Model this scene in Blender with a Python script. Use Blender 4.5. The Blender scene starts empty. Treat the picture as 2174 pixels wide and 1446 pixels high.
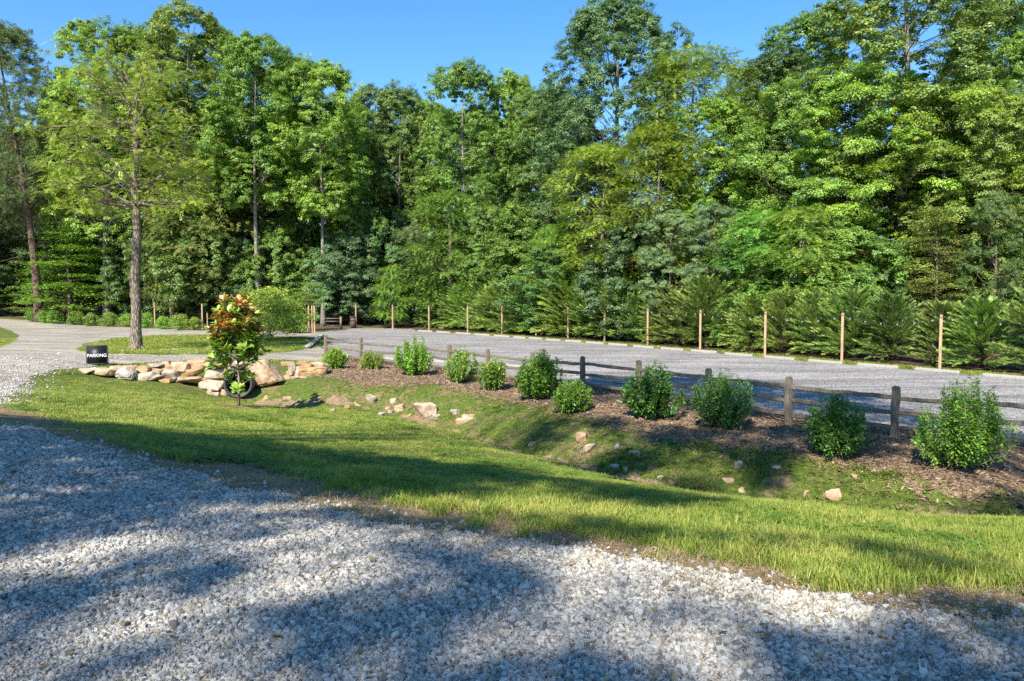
import bpy, bmesh, math, random
import numpy as np
from mathutils import Vector, Matrix, Euler

# ------------------------------------------------------------------ camera, light, exposure
sc = bpy.context.scene
C = sc.collection
F, CX, CY, CAMZ, HOR = 1600.0, 1087.0, 723.0, 3.2, 630.0
PITCH = math.atan((CY - HOR) / F)
cam_d = bpy.data.cameras.new("camera"); cam = bpy.data.objects.new("camera", cam_d); C.objects.link(cam)
cam.location = (0, 0, CAMZ); cam.rotation_euler = (math.pi / 2 - PITCH, 0, 0)
cam_d.sensor_width = 36; cam_d.lens = 36 * F / 2174; cam_d.clip_start = 0.05; cam_d.clip_end = 3000
sc.camera = cam

SUN_EL = math.radians(45)
SDX, SDY = 0.36, 0.93                       # horizontal travel direction of the light
_n = math.hypot(SDX, SDY); SDX /= _n; SDY /= _n
sun_dir = Vector((SDX * math.cos(SUN_EL), SDY * math.cos(SUN_EL), -math.sin(SUN_EL)))
sl = bpy.data.lights.new("sun", 'SUN'); sun = bpy.data.objects.new("sun", sl); C.objects.link(sun)
sl.energy = 5.0; sl.angle = math.radians(0.53); sl.color = (1.0, 0.93, 0.81)
sun.rotation_euler = sun_dir.to_track_quat('-Z', 'Y').to_euler()
w = bpy.data.worlds.new("World"); sc.world = w; w.use_nodes = True
nt = w.node_tree; nt.nodes.clear()
sky = nt.nodes.new('ShaderNodeTexSky'); sky.sky_type = 'NISHITA'; sky.sun_disc = False
sky.sun_elevation = SUN_EL
sky.sun_rotation = math.atan2(-SDX, -SDY)      # sun stands opposite the travel direction
sky.air_density = 1.0; sky.dust_density = 0.1; sky.ozone_density = 3.2
bg = nt.nodes.new('ShaderNodeBackground'); bg.inputs[1].default_value = 0.125
wo = nt.nodes.new('ShaderNodeOutputWorld')
hs_ = nt.nodes.new('ShaderNodeHueSaturation'); hs_.inputs['Saturation'].default_value = 1.27
nt.links.new(sky.outputs[0], hs_.inputs['Color']); nt.links.new(hs_.outputs[0], bg.inputs[0]); nt.links.new(bg.outputs[0], wo.inputs[0])
sc.view_settings.view_transform = 'Standard'; sc.view_settings.look = 'None'
sc.view_settings.exposure = 0.92; sc.view_settings.gamma = 1; sc.view_settings.use_curve_mapping = False
sc.render.engine = 'CYCLES'
cy = sc.cycles
cy.max_bounces = 7; cy.diffuse_bounces = 3; cy.glossy_bounces = 2; cy.transmission_bounces = 4; cy.transparent_max_bounces = 4
cy.caustics_reflective = False; cy.caustics_refractive = False
cy.use_denoising = False; cy.sample_clamp_indirect = 6
sc.render.film_transparent = False

RS = np.random.RandomState
rng = RS(7)

# ------------------------------------------------------------------ object helpers
def link(o, parent=None):
    C.objects.link(o)
    if parent is not None: o.parent = parent
    return o
def mesh_np(name, verts, faces, mat=None, attr=None, smooth=False):
    """faces: int array (m,k) or a list of such arrays"""
    if not isinstance(faces, (list, tuple)): faces = [faces]
    faces = [np.asarray(f, np.int32) for f in faces if len(f)]
    me = bpy.data.meshes.new(name)
    verts = np.asarray(verts, np.float32)
    me.vertices.add(len(verts)); me.vertices.foreach_set("co", verts.ravel())
    loops = np.concatenate([f.ravel() for f in faces]) if faces else np.zeros(0, np.int32)
    tot = np.concatenate([np.full(len(f), f.shape[1], np.int32) for f in faces])
    start = np.concatenate([[0], np.cumsum(tot)[:-1]]).astype(np.int32)
    me.loops.add(len(loops)); me.loops.foreach_set("vertex_index", loops)
    me.polygons.add(len(tot)); me.polygons.foreach_set("loop_start", start); me.polygons.foreach_set("loop_total", tot)
    if smooth: me.polygons.foreach_set("use_smooth", np.ones(len(tot), bool))
    me.update(calc_edges=True)
    if attr is not None:
        a = me.attributes.new("rnd", 'FLOAT', 'POINT'); a.data.foreach_set("value", np.asarray(attr, np.float32))
    if mat: me.materials.append(mat)
    return me
def obj(name, me, parent=None, loc=None, color=None):
    o = bpy.data.objects.new(name, me); link(o, parent)
    if loc is not None: o.location = loc
    if color is not None: o.color = (*color, 1)
    return o
def tag(o, label=None, cat=None, group=None, kind=None):
    if label: o['label'] = label
    if cat: o['category'] = cat
    if group: o['group'] = group
    if kind: o['kind'] = kind
    return o
def empty(name, loc, rz=0, label=None, cat=None, group=None):
    o = bpy.data.objects.new(name, None); C.objects.link(o)
    o.location = loc; o.rotation_euler = (0, 0, rz); o.empty_display_size = 0.2
    return tag(o, label, cat, group)

class MB:
    """collects tubes/boxes/loose polygons into one mesh"""
    def __init__(s): s.v = []; s.f = {}; s.n = 0
    def add(s, v, *fs):
        v = np.asarray(v, float); s.v.append(v)
        for f in fs:
            f = np.asarray(f)
            if len(f): s.f.setdefault(f.shape[1], []).append(f + s.n)
        s.n += len(v)
    def box(s, c, size, rot=None):
        d = np.array([[x, y, z] for x in (-.5, .5) for y in (-.5, .5) for z in (-.5, .5)]) * size
        if rot is not None: d = d @ np.array(rot).T
        s.add(d + np.array(c), np.array([[0,1,3,2],[4,6,7,5],[0,4,5,1],[2,3,7,6],[0,2,6,4],[1,5,7,3]]))
    def tube(s, pts, rad, n=6, cap=True, jit=0, rs=None):
        pts = np.asarray(pts, float); m = len(pts); rad = np.broadcast_to(rad, (m,))
        t = np.gradient(pts, axis=0); t /= np.linalg.norm(t, axis=1)[:, None] + 1e-9
        ref = np.array([1.0, 0, 0]) if abs(t[0, 0]) < .8 else np.array([0, 1.0, 0])
        u = np.cross(t, ref); u /= np.linalg.norm(u, axis=1)[:, None] + 1e-9
        w_ = np.cross(t, u)
        a = np.arange(n) * 2 * math.pi / n
        r = rad[:, None] * np.ones((m, n))
        if jit: r = r * (1 + jit * (rs or rng).uniform(-1, 1, (m, n)))
        v = pts[:, None] + r[..., None] * (np.cos(a)[None, :, None] * u[:, None] + np.sin(a)[None, :, None] * w_[:, None])
        i, j = np.meshgrid(np.arange(m - 1), np.arange(n), indexing='ij'); jn = (j + 1) % n
        q = np.stack([i*n+j, i*n+jn, (i+1)*n+jn, (i+1)*n+j], -1).reshape(-1, 4)
        v = v.reshape(-1, 3)
        if cap:
            v = np.vstack([v, pts[0], pts[-1]]); k = m * n
            jj = np.arange(n); t1 = np.stack([np.full(n, k), (jj+1) % n, jj], 1)
            t2 = np.stack([np.full(n, k+1), (m-1)*n + jj, (m-1)*n + (jj+1) % n], 1)
            s.add(v, q, np.vstack([t1, t2]))
        else: s.add(v, q)
    def mesh(s, name, mat, smooth=False):
        return mesh_np(name, np.vstack(s.v), [np.vstack(x) for x in s.f.values()], mat, smooth=smooth)

def unit(a): return a / (np.linalg.norm(a, axis=-1, keepdims=True) + 1e-9)
def curve(p0, p1, rs, bend=.15, n=6, sag=0):
    p0 = np.array(p0, float); p1 = np.array(p1, float); L = np.linalg.norm(p1 - p0)
    t = np.linspace(0, 1, n)[:, None]
    o = rs.normal(0, bend * L, 3); o2 = rs.normal(0, bend * L * .4, 3)
    return p0 + (p1 - p0) * t + o * np.sin(math.pi * t) + o2 * np.sin(2 * math.pi * t) + np.array([0, 0, sag * L]) * np.sin(math.pi * t)

# ------------------------------------------------------------------ materials
def newmat(name):
    m = bpy.data.materials.new(name); m.use_nodes = True; t = m.node_tree; t.nodes.clear()
    out = t.nodes.new('ShaderNodeOutputMaterial')
    class N: pass
    n = N(); n.m = m; n.t = t; n.out = out
    def add(ty, ins=None, **kw):
        x = t.nodes.new(ty)
        for k, v in kw.items(): setattr(x, k, v)
        for k, v in (ins or {}).items():
            if hasattr(v, 'is_output'): t.links.new(v, x.inputs[k])
            else: x.inputs[k].default_value = v
        return x
    def ramp(fac, stops, interp='LINEAR'):
        x = t.nodes.new('ShaderNodeValToRGB'); x.color_ramp.interpolation = interp
        e = x.color_ramp.elements
        while len(e) < len(stops): e.new(0.5)
        for k, (p, c) in enumerate(stops):
            e[k].position = p; e[k].color = (*c, 1) if len(c) == 3 else c
        t.links.new(fac, x.inputs[0]); return x.outputs[0]
    def mix(fac, a, b, mode='MIX'):
        x = t.nodes.new('ShaderNodeMix'); x.data_type = 'RGBA'; x.blend_type = mode
        for k, v in ((0, fac), (6, a), (7, b)):
            if hasattr(v, 'is_output'): t.links.new(v, x.inputs[k])
            else: x.inputs[k].default_value = v if k == 0 else (*v, 1)
        return x.outputs[2]
    def math_(op, a, b=0.0, c=0.0):
        x = t.nodes.new('ShaderNodeMath'); x.operation = op
        for k, v in enumerate((a, b, c)):
            if hasattr(v, 'is_output'): t.links.new(v, x.inputs[k])
            else: x.inputs[k].default_value = v
        return x.outputs[0]
    def noise(scale, detail=4, rough=.6, vec=None, dist=0):
        x = add('ShaderNodeTexNoise', {'Scale': scale, 'Detail': detail, 'Roughness': rough, 'Distortion': dist})
        if vec is not None: t.links.new(vec, x.inputs['Vector'])
        return x.outputs[0]
    def vor(scale, vec=None, feature='F1', rnd=1):
        x = add('ShaderNodeTexVoronoi', feature=feature); x.inputs['Scale'].default_value = scale
        x.inputs['Randomness'].default_value = rnd
        if vec is not None: t.links.new(vec, x.inputs['Vector'])
        return x
    def pos():
        return t.nodes.new('ShaderNodeNewGeometry').outputs['Position']
    def obco(scale=(1, 1, 1)):
        c = t.nodes.new('ShaderNodeTexCoord').outputs['Object']
        mp = add('ShaderNodeMapping'); mp.inputs['Scale'].default_value = scale
        t.links.new(c, mp.inputs[0]); return mp.outputs[0]
    def princ(col, rough=.85, spec=.3, bump=None, bstr=.5, bdist=.02, **ins):
        p = add('ShaderNodeBsdfPrincipled')
        if hasattr(col, 'is_output'): t.links.new(col, p.inputs['Base Color'])
        else: p.inputs['Base Color'].default_value = (*col, 1)
        if hasattr(rough, 'is_output'): t.links.new(rough, p.inputs['Roughness'])
        else: p.inputs['Roughness'].default_value = rough
        p.inputs['Specular IOR Level'].default_value = spec
        for k, v in ins.items(): p.inputs[k].default_value = v
        if bump is not None:
            b = add('ShaderNodeBump', {'Strength': bstr, 'Distance': bdist, 'Height': bump})
            t.links.new(b.outputs[0], p.inputs['Normal'])
        return p
    def fin(sh): t.links.new(sh.outputs[0], out.inputs[0]); return m
    n.add, n.ramp, n.mix, n.math, n.noise, n.vor, n.pos, n.obco, n.princ, n.fin = add, ramp, mix, math_, noise, vor, pos, obco, princ, fin
    return n

def leaf_mat(name, back=None, fixed=None, trans=.24, rough=.42, spec=.5, var=.4):
    n = newmat(name)
    a = n.add('ShaderNodeAttribute', attribute_name='rnd').outputs['Fac']
    base = n.t.nodes.new('ShaderNodeObjectInfo').outputs['Color'] if fixed is None else None
    hs = n.add('ShaderNodeHueSaturation', {'Hue': .5, 'Saturation': 1.0})
    if base is not None: n.t.links.new(base, hs.inputs['Color'])
    else: hs.inputs['Color'].default_value = (*fixed, 1)
    n.t.links.new(n.math('MULTIPLY_ADD', a, -.05, .513), hs.inputs['Hue'])
    big = n.noise(.35, 2, .5, n.pos())
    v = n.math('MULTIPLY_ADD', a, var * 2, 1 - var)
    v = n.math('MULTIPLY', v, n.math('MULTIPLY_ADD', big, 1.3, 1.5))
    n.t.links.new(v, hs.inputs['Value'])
    col = hs.outputs[0]
    if back is not None:
        bf = n.math('MULTIPLY', n.t.nodes.new('ShaderNodeNewGeometry').outputs['Backfacing'], n.math('GREATER_THAN', a, .6))
        col = n.mix(bf, col, back)
    p = n.princ(col, rough, spec)
    tr = n.add('ShaderNodeBsdfTranslucent')
    n.t.links.new(n.mix(1.0, col, (1.5, 1.45, .8), 'MULTIPLY'), tr.inputs[0])
    mx = n.add('ShaderNodeMixShader', {0: trans}); n.t.links.new(p.outputs[0], mx.inputs[1]); n.t.links.new(tr.outputs[0], mx.inputs[2])
    return n.fin(mx)

M = {}
M['leaf'] = leaf_mat('leaf_foliage')
M['needle'] = leaf_mat('needle_foliage', trans=.12, rough=.6)
M['waxy'] = leaf_mat('waxy_magnolia_leaf', back=(.19, .12, .03), trans=.22, rough=.22, spec=.6, var=.4)
M['young'] = leaf_mat('young_rust_leaf', fixed=(.27, .15, .035), trans=.15, rough=.4)

def bark(name, c1, c2, c3, sc_=(6, 6, 1.2), moss=0):
    n = newmat(name); co = n.obco(sc_)
    v = n.vor(2.2, co, 'DISTANCE_TO_EDGE').outputs[0]; nz = n.noise(3, 6, .7, co)
    f = n.math('MULTIPLY', n.math('MINIMUM', n.math('MULTIPLY', v, 3.2), 1.0), nz)
    col = n.ramp(f, [(0.05, c1), (.35, c2), (.6, c3)])
    col = n.mix(n.math('MULTIPLY', n.noise(.8, 2, .5, n.obco((1, 1, 1))), .5), col, tuple(x * .6 for x in c2))
    return n.fin(n.princ(col, .9, .2, bump=f, bstr=.9, bdist=.04))
M['bark'] = bark('grey_brown_bark', (.08, .06, .045), (.33, .26, .20), (.52, .44, .36))
M['bark_pale'] = bark('pale_poplar_bark', (.13, .115, .09), (.31, .285, .24), (.46, .43, .38), (4, 4, 1.5))
M['bark_dark'] = bark('dark_bark', (.03, .02, .015), (.11, .08, .06), (.2, .16, .13))
M['bark_pine'] = bark('reddish_pine_bark', (.05, .03, .025), (.20, .13, .10), (.34, .25, .2))

def wood(name, a, b, c_, scale=(30, 30, 2)):
    n = newmat(name); co = n.obco(scale)
    g = n.noise(1.6, 8, .65, co, .4); st = n.noise(.9, 3, .6, n.obco((1.5, 1.5, 1.5)))
    col = n.ramp(g, [(.3, a), (.5, b), (.7, c_)])
    col = n.mix(n.ramp(st, [(.45, (0, 0, 0)), (.7, (.7, .7, .7))]), col, tuple(x * .55 for x in b))
    return n.fin(n.princ(col, .9, .2, bump=g, bstr=.5, bdist=.01))
M['rail'] = wood('weathered_grey_rail', (.08, .06, .04), (.21, .17, .125), (.34, .29, .225))
M['cedar'] = wood('orange_pine_post', (.36, .22, .12), (.52, .35, .21), (.60, .44, .29))
def concrete():
    n = newmat('pale_concrete'); g = n.noise(18, 6, .7, n.obco())
    col = n.ramp(g, [(.3, (.22, .20, .17)), (.55, (.37, .35, .305)), (.8, (.44, .42, .38))])
    return n.fin(n.princ(col, .9, .2, bump=g, bstr=.3, bdist=.01))
M['concrete'] = concrete()
def rockmat(name, a, b, c_):
    n = newmat(name); co = n.pos()
    g = n.noise(3.2, 8, .65, co); g2 = n.noise(14, 5, .7, co); r = n.t.nodes.new('ShaderNodeObjectInfo').outputs['Random']
    col = n.ramp(g, [(.32, a), (.5, b), (.66, c_)])
    col = n.mix(n.ramp(g2, [(.58, (0, 0, 0)), (.72, (.4, .4, .4))]), col, (.58, .50, .39))
    col = n.mix(n.ramp(n.noise(7, 4, .6, co), [(.58, (0, 0, 0)), (.7, (.5, .5, .5))]), col, (.30, .17, .09))
    hs = n.add('ShaderNodeHueSaturation', {'Hue': .5, 'Saturation': n.math('MULTIPLY_ADD', r, .5, .65), 'Value': n.math('MULTIPLY_ADD', r, -.3, 1.1), 'Color': col})
    return n.fin(n.princ(hs.outputs[0], .92, .2, bump=n.math('ADD', g, n.math('MULTIPLY', g2, .4)), bstr=.8, bdist=.05))
M['rock'] = rockmat('tan_sandstone', (.24, .14, .07), (.46, .31, .175), (.58, .44, .29))
M['rock_grey'] = rockmat('pale_grey_stone', (.19, .145, .10), (.36, .30, .225), (.50, .44, .36))
def plain(name, col, rough=.5, spec=.4, metal=0, nz=.0):
    n = newmat(name)
    g = n.noise(9, 4, .6, n.obco())
    c = n.mix(n.math('MULTIPLY', g, .5), col, tuple(min(1, x * 1.5 + .01) for x in col))
    return n.fin(n.princ(c, rough, spec, Metallic=metal))
M['black'] = plain('black_sign_panel', (.008, .008, .009), .45)
M['white'] = plain('white_lettering', (.78, .78, .76), .6)
M['pipe'] = plain('black_corrugated_plastic', (.045, .047, .052), .55)
M['pipe_shade'] = plain('painted_pipe_shade', (.012, .012, .013), .7)  # near-black colour for the shade deep in the culvert
M['cable'] = plain('black_rubber_cable', (.012, .012, .013), .6)
def glassm():
    n = newmat('clear_bulb_glass')
    return n.fin(n.princ((.85, .87, .85), .08, .5, **{'Transmission Weight': .6}))
M['glass'] = glassm()

def gravel_sheet(name, stops, scale, tint_a, tint_b, bstr=.8):
    n = newmat(name); p = n.pos()
    tr_ = n.add('ShaderNodeMapping'); tr_.inputs['Rotation'].default_value = (0, 0, .98); tr_.inputs['Scale'].default_value = (.12, 1.1, 1); n.t.links.new(p, tr_.inputs[0])
    vv = n.vor(scale, p); v2 = n.vor(scale * 2.7, p)
    wn = n.add('ShaderNodeTexWhiteNoise', noise_dimensions='3D'); n.t.links.new(vv.outputs['Position'], wn.inputs['Vector'])
    wn2 = n.add('ShaderNodeTexWhiteNoise', noise_dimensions='3D'); n.t.links.new(v2.outputs['Position'], wn2.inputs['Vector'])
    col = n.ramp(wn.outputs[0], stops)
    col = n.mix(.35, col, n.ramp(wn2.outputs[0], stops))
    dk = n.ramp(vv.outputs['Distance'], [(.35, (1, 1, 1)), (.8, (.35, .33, .31))])
    col = n.mix(1.0, col, dk, 'MULTIPLY')
    big = n.noise(.35, 3, .6, p)
    col = n.mix(1.0, col, n.ramp(big, [(.35, tint_a), (.65, tint_b)]), 'MULTIPLY')
    col = n.mix(1.0, col, n.ramp(n.noise(1.0, 4, .6, tr_.outputs[0], .6), [(.36, (.68, .67, .66)), (.62, (1.12, 1.12, 1.12))]), 'MULTIPLY')
    h = n.math('SUBTRACT', 1.0, vv.outputs['Distance'])
    return n.fin(n.princ(col, .9, .2, bump=h, bstr=bstr, bdist=.02))
ST_W = [(0, (.13, .125, .12)), (.12, (.27, .26, .25)), (.3, (.40, .385, .35)), (.55, (.48, .46, .42)), (.78, (.52, .50, .465)), (.9, (.42, .35, .25)), (1, (.58, .56, .52))]
M['drive'] = gravel_sheet('white_crushed_gravel', ST_W, 30, (1.0, .96, .88), (1.25, 1.2, 1.1))
ST_L = [(0, (.11, .11, .115)), (.3, (.26, .255, .255)), (.55, (.38, .37, .36)), (.8, (.52, .51, .49)), (1, (.70, .69, .66))]
M['lot'] = gravel_sheet('blue_grey_gravel', ST_L, 22, (.92, .90, .90), (1.08, 1.06, 1.05))
def groundmat():
    n = newmat('grassy_soil'); p = n.pos()
    a = n.noise(1.1, 5, .65, p); b = n.noise(9, 6, .75, p); c = n.noise(.28, 3, .6, p); f = n.noise(60, 4, .8, p)
    g = n.ramp(b, [(.3, (.045, .075, .012)), (.5, (.10, .145, .025)), (.7, (.19, .21, .05))])
    s = n.ramp(b, [(.3, (.13, .085, .05)), (.55, (.26, .18, .105)), (.75, (.36, .27, .17))])
    k = n.ramp(n.math('ADD', n.math('MULTIPLY', a, .7), n.math('MULTIPLY', b, .3)), [(.50, (0, 0, 0)), (.62, (1, 1, 1))])
    col = n.mix(k, g, s)
    col = n.mix(1.0, col, n.ramp(f, [(.3, (.6, .6, .6)), (.7, (1.3, 1.3, 1.3))]), 'MULTIPLY')
    return n.fin(n.princ(col, .95, .1, bump=n.math('ADD', b, f), bstr=.7, bdist=.03))
M['ground'] = groundmat()
def dirtmat(name, lo, mid, hi, sc1=26):
    n = newmat(name); p = n.pos()
    b = n.noise(7, 6, .75, p); f = n.vor(sc1, p); wn = n.add('ShaderNodeTexWhiteNoise', noise_dimensions='3D')
    n.t.links.new(f.outputs['Position'], wn.inputs['Vector'])
    col = n.ramp(n.math('ADD', n.math('MULTIPLY', wn.outputs[0], .45), n.math('MULTIPLY', b, .6)), [(.25, lo), (.5, mid), (.8, hi)])
    return n.fin(n.princ(col, .95, .1, bump=n.math('ADD', n.math('MULTIPLY', f.outputs[0], -1.0), b), bstr=.8, bdist=.03))
M['mulch'] = dirtmat('brown_bark_mulch', (.07, .042, .025), (.20, .13, .08), (.36, .26, .17))
M['dirt'] = dirtmat('bare_edge_dirt', (.11, .07, .04), (.26, .18, .105), (.42, .32, .20), 40)
M['litter'] = dirtmat('leaf_litter', (.035, .022, .014), (.10, .065, .04), (.20, .14, .09), 9)
def watermat():
    n = newmat('muddy_water'); p = n.pos()
    return n.fin(n.princ((.16, .11, .06), .12, .5, bump=n.noise(14, 3, .5, p), bstr=.15, bdist=.02))
M['water'] = watermat()

def grassmat(name, dark, mid, yel):
    n = newmat(name); p = n.pos()
    r = n.t.nodes.new('ShaderNodeObjectInfo').outputs['Random']
    k = n.noise(.7, 5, .7, p); k2 = n.noise(3.2, 3, .6, p)
    col = n.ramp(n.math('ADD', n.math('ADD', n.math('MULTIPLY', k, .75), n.math('MULTIPLY', k2, .35)), n.math('MULTIPLY', r, .28)), [(.50, dark), (.68, mid), (.84, yel)])
    pr = n.princ(col, .55, .3); tr = n.add('ShaderNodeBsdfTranslucent')
    n.t.links.new(n.mix(1.0, col, (1.3, 1.3, .8), 'MULTIPLY'), tr.inputs[0])
    mx = n.add('ShaderNodeMixShader', {0: .3}); n.t.links.new(pr.outputs[0], mx.inputs[1]); n.t.links.new(tr.outputs[0], mx.inputs[2])
    return n.fin(mx)
M['grass'] = grassmat('lawn_blades', (.13, .195, .028), (.25, .325, .05), (.43, .415, .105))
M['weed'] = grassmat('weedy_cover', (.10, .17, .028), (.22, .26, .05), (.38, .35, .12))
M['straw'] = grassmat('dry_straw', (.20, .15, .075), (.34, .26, .14), (.45, .38, .22))
def stonemat():
    n = newmat('gravel_stone')
    r = n.t.nodes.new('ShaderNodeObjectInfo').outputs['Random']
    g = n.noise(40, 4, .7, n.pos())
    col = n.ramp(r, [(0, (.06, .06, .065)), (.10, (.14, .14, .14)), (.24, (.31, .30, .28)), (.45, (.44, .425, .385)), (.7, (.53, .51, .465)), (.88, (.61, .59, .54)), (.95, (.44, .35, .23)), (1, (.33, .25, .17))])
    col = n.mix(n.math('MULTIPLY', g, .5), col, (.36, .335, .30))
    return n.fin(n.princ(col, .85, .3, bump=g, bstr=.5, bdist=.004))
M['stone'] = stonemat()
def chipmat():
    n = newmat('mulch_chip')
    r = n.t.nodes.new('ShaderNodeObjectInfo').outputs['Random']
    col = n.ramp(r, [(0, (.07, .042, .024)), (.5, (.21, .14, .09)), (.85, (.36, .265, .18)), (1, (.50, .41, .31))])
    return n.fin(n.princ(col, .9, .2))
M['chip'] = chipmat()

# ------------------------------------------------------------------ pixel rays and terrain
cp, sp = math.cos(PITCH), math.sin(PITCH)
def ray(px, py):
    u = (px - CX) / F; v = (CY - py) / F
    return np.array([u, cp + v * sp, -sp + v * cp])
def at_z(px, py, z):
    d = ray(px, py); t = (z - CAMZ) / d[2]; return np.array([0, 0, CAMZ]) + d * t
def at_Y(px, py, Y):
    d = ray(px, py); return np.array([0, 0, CAMZ]) + d * (Y / d[1])

CTRL_PX = [  # points of the photograph's ground with their height above the parking lot
 (-600,1446,1.6),(0,1446,1.6),(500,1446,1.6),(1087,1446,1.6),(1600,1446,1.6),(2174,1446,1.6),(2800,1500,1.6),
 (-500,900,1.35),(0,897,1.2),(250,958,1.28),(480,1030,1.38),(700,1085,1.44),(1000,1140,1.5),(1300,1185,1.52),(1700,1265,1.54),(2174,1310,1.56),(2700,1400,1.56),
 (0,872,1.1),(130,890,.95),(300,870,.45),(300,830,.0),(200,805,.2),(100,800,.5),(50,850,.9),(-300,850,1.15),(0,1000,1.42),
 (500,985,1.2),(500,940,.8),(500,900,.25),(507,862,-.3),(700,1030,1.25),(700,980,.9),(700,930,.35),(700,885,-.3),
 (900,1080,1.3),(900,1000,.85),(900,940,.2),(900,905,-.3),(1087,1120,1.38),(1087,1050,1.0),(1087,1000,.5),(1087,965,-.1),
 (1400,1160,1.38),(1400,1090,1.1),(1400,1045,.7),(1700,1210,1.42),(1700,1140,1.2),(1700,1087,.93),
 (2174,1265,1.48),(2174,1200,1.3),(2174,1154,1.1),
 (520,848,-.62),(640,852,-.58),(780,857,-.6),(910,888,-.68),(1000,915,-.7),(1130,955,-.72),(1300,990,-.72),(1450,1030,-.72),(1600,1050,-.72),(1720,1072,-.74),
 (740,815,-.05),(870,822,-.08),(1000,838,-.15),(1130,862,-.18),(1290,905,-.2),(1480,940,-.22),(1700,975,-.22),(1900,1010,-.22),(2050,1060,-.32),(2174,1070,-.35),
 (600,835,-.45),(680,825,-.15),(860,850,-.4),
 (170,797,.38),(250,805,.15),(350,816,-.05),(420,826,-.3),(470,836,-.5),(560,828,-.4),(640,806,-.1),(690,800,.0),
 (240,779,.40),(330,774,.38),(460,766,.36),(560,766,.30),(640,769,.15),(700,770,.03),
 (350,760,.47),(500,757,.38),(600,755,.2),(200,765,.6),(100,775,.75),(0,780,.8),(0,835,.98),(0,740,.6),(200,745,.45),(290,745,.35),
 (450,731,.0),(600,735,.05),(400,714,.2),(650,725,0),(0,690,.5),(200,693,.3),(430,703,.1),(640,708,0),(-500,700,.8),(-500,760,.9),(520,742,.12),(380,745,.25)]
CTRL_W = [(2.35,12,.1),(3.8,10,.35),(4.4,11.5,-.1),(5.4,8,.75),(6.8,10,.15),(7.6,11,-.2),(7.5,12.6,-.74),(10,11,-.78),(14,8.5,-.85),(9,8,.7),(14,4,1.2),
 (0,-6,1.6),(10,-10,1.6),(-10,-10,1.7),(-30,-20,1.8),(30,-20,1.6),(-25,5,1.5),(25,0,1.5),(20,8,.2),
 (10.6,15.3,0),(8.65,16.9,0),(5.64,21.6,0),(2.35,25.2,0),(-.92,28.3,0),(-4.8,34,0),(-9.8,39.5,0),
 (12,22,0),(9,28,0),(4,34,0),(-2,42,0),(-8,50,0),(20,20,0),(18,30,0),(12,40,0),(5,50,0),(-3,60,0),(-12,60,0),(-15,72,0),(-8,72,0),(28,14,0),(30,28,.1),
 (-60,95,1.5),(-25,98,1.2),(20,80,.5),(45,55,.4),(0,120,2.5),(60,85,2),(-70,130,4),(150,0,2),(-150,0,3),(0,-150,2),(150,150,6),(-150,200,7),(0,300,8),
 (400,400,8),(-400,400,8),(-400,-400,4),(400,-400,4)]
P_ctrl = np.array([at_z(*c) for c in CTRL_PX] + [np.array(c, float) for c in CTRL_W])
CK = 0.6
def _phi(d2): return np.sqrt(d2 + CK * CK)
_d2 = ((P_ctrl[:, None, :2] - P_ctrl[None, :, :2]) ** 2).sum(-1)
_n = len(P_ctrl)
_A = np.zeros((_n + 3, _n + 3)); _A[:_n, :_n] = _phi(_d2) - np.eye(_n) * 0.05
_A[:_n, _n] = 1; _A[:_n, _n+1:] = P_ctrl[:, :2]; _A[_n, :_n] = 1; _A[_n+1:, :_n] = P_ctrl[:, :2].T
_w = np.linalg.solve(_A, np.concatenate([P_ctrl[:, 2], np.zeros(3)]))
def bumps(x, y):
    z = .020 * np.sin(x * 1.7 + 1.3 * np.sin(y * .9)) * np.sin(y * 1.5 + 1.1 * np.sin(x * .8))
    z += .010 * np.sin(x * 4.3 + y * 2.1) * np.sin(y * 5.1 - x * 1.7)
    z += .006 * np.sin(x * 9.1 - y * 6.3) * np.sin(y * 10.7 + x * 3.1)
    return z
DITCH0 = [at_z(*c)[:2] for c in [(545,845,-.62),(640,852,-.6),(780,857,-.6),(910,888,-.68),(1000,915,-.7),(1130,955,-.72),(1300,990,-.72),(1450,1030,-.72),(1600,1050,-.72),(1720,1072,-.74)]] + [(7.5,12.6),(10,11),(14,8.5),(22,4)]
def dline(x, y):
    b = np.full(len(x), 1e9)
    for (ax, ay), (bx, by) in zip(DITCH0, DITCH0[1:]):
        ex, ey = bx-ax, by-ay; t = np.clip(((x-ax)*ex + (y-ay)*ey)/(ex*ex+ey*ey), 0, 1); b = np.minimum(b, (x-ax-t*ex)**2 + (y-ay-t*ey)**2)
    return np.sqrt(b)
def Z(x, y):
    x = np.asarray(x, float); y = np.asarray(y, float); sh = x.shape; x = x.ravel(); y = y.ravel()
    out = np.empty(len(x))
    for a in range(0, len(x), 40000):
        xx, yy = x[a:a+40000], y[a:a+40000]
        d2 = (xx[:, None] - P_ctrl[None, :, 0]) ** 2 + (yy[:, None] - P_ctrl[None, :, 1]) ** 2
        out[a:a+40000] = _phi(d2) @ _w[:_n] + _w[_n] + _w[_n+1] * xx + _w[_n+2] * yy
    out += bumps(x, y) * .8
    m = (x > -12) & (x < 24) & (y > 3) & (y < 32)
    if m.any(): dd = dline(x[m], y[m]); out[m] -= .22*np.exp(-(dd/.75)**2) * (1 + .35*np.sin(x[m]*3.1)*np.sin(y[m]*2.3))
    return out.reshape(sh)
_ts = np.geomspace(1.5, 300, 1400)
def hit(px, py):
    d = ray(px, py); p = d[None] * _ts[:, None]; g = Z(p[:, 0], p[:, 1]) - (p[:, 2] + CAMZ)
    k = np.argmax(g > 0)
    if g[k] <= 0 or k == 0: return at_z(px, max(py, HOR + 25), 0)
    a = g[k-1] / (g[k-1] - g[k]); t = _ts[k-1] + a * (_ts[k] - _ts[k-1])
    q = d * t; return np.array([q[0], q[1], float(Z(q[0], q[1]))])
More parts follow.
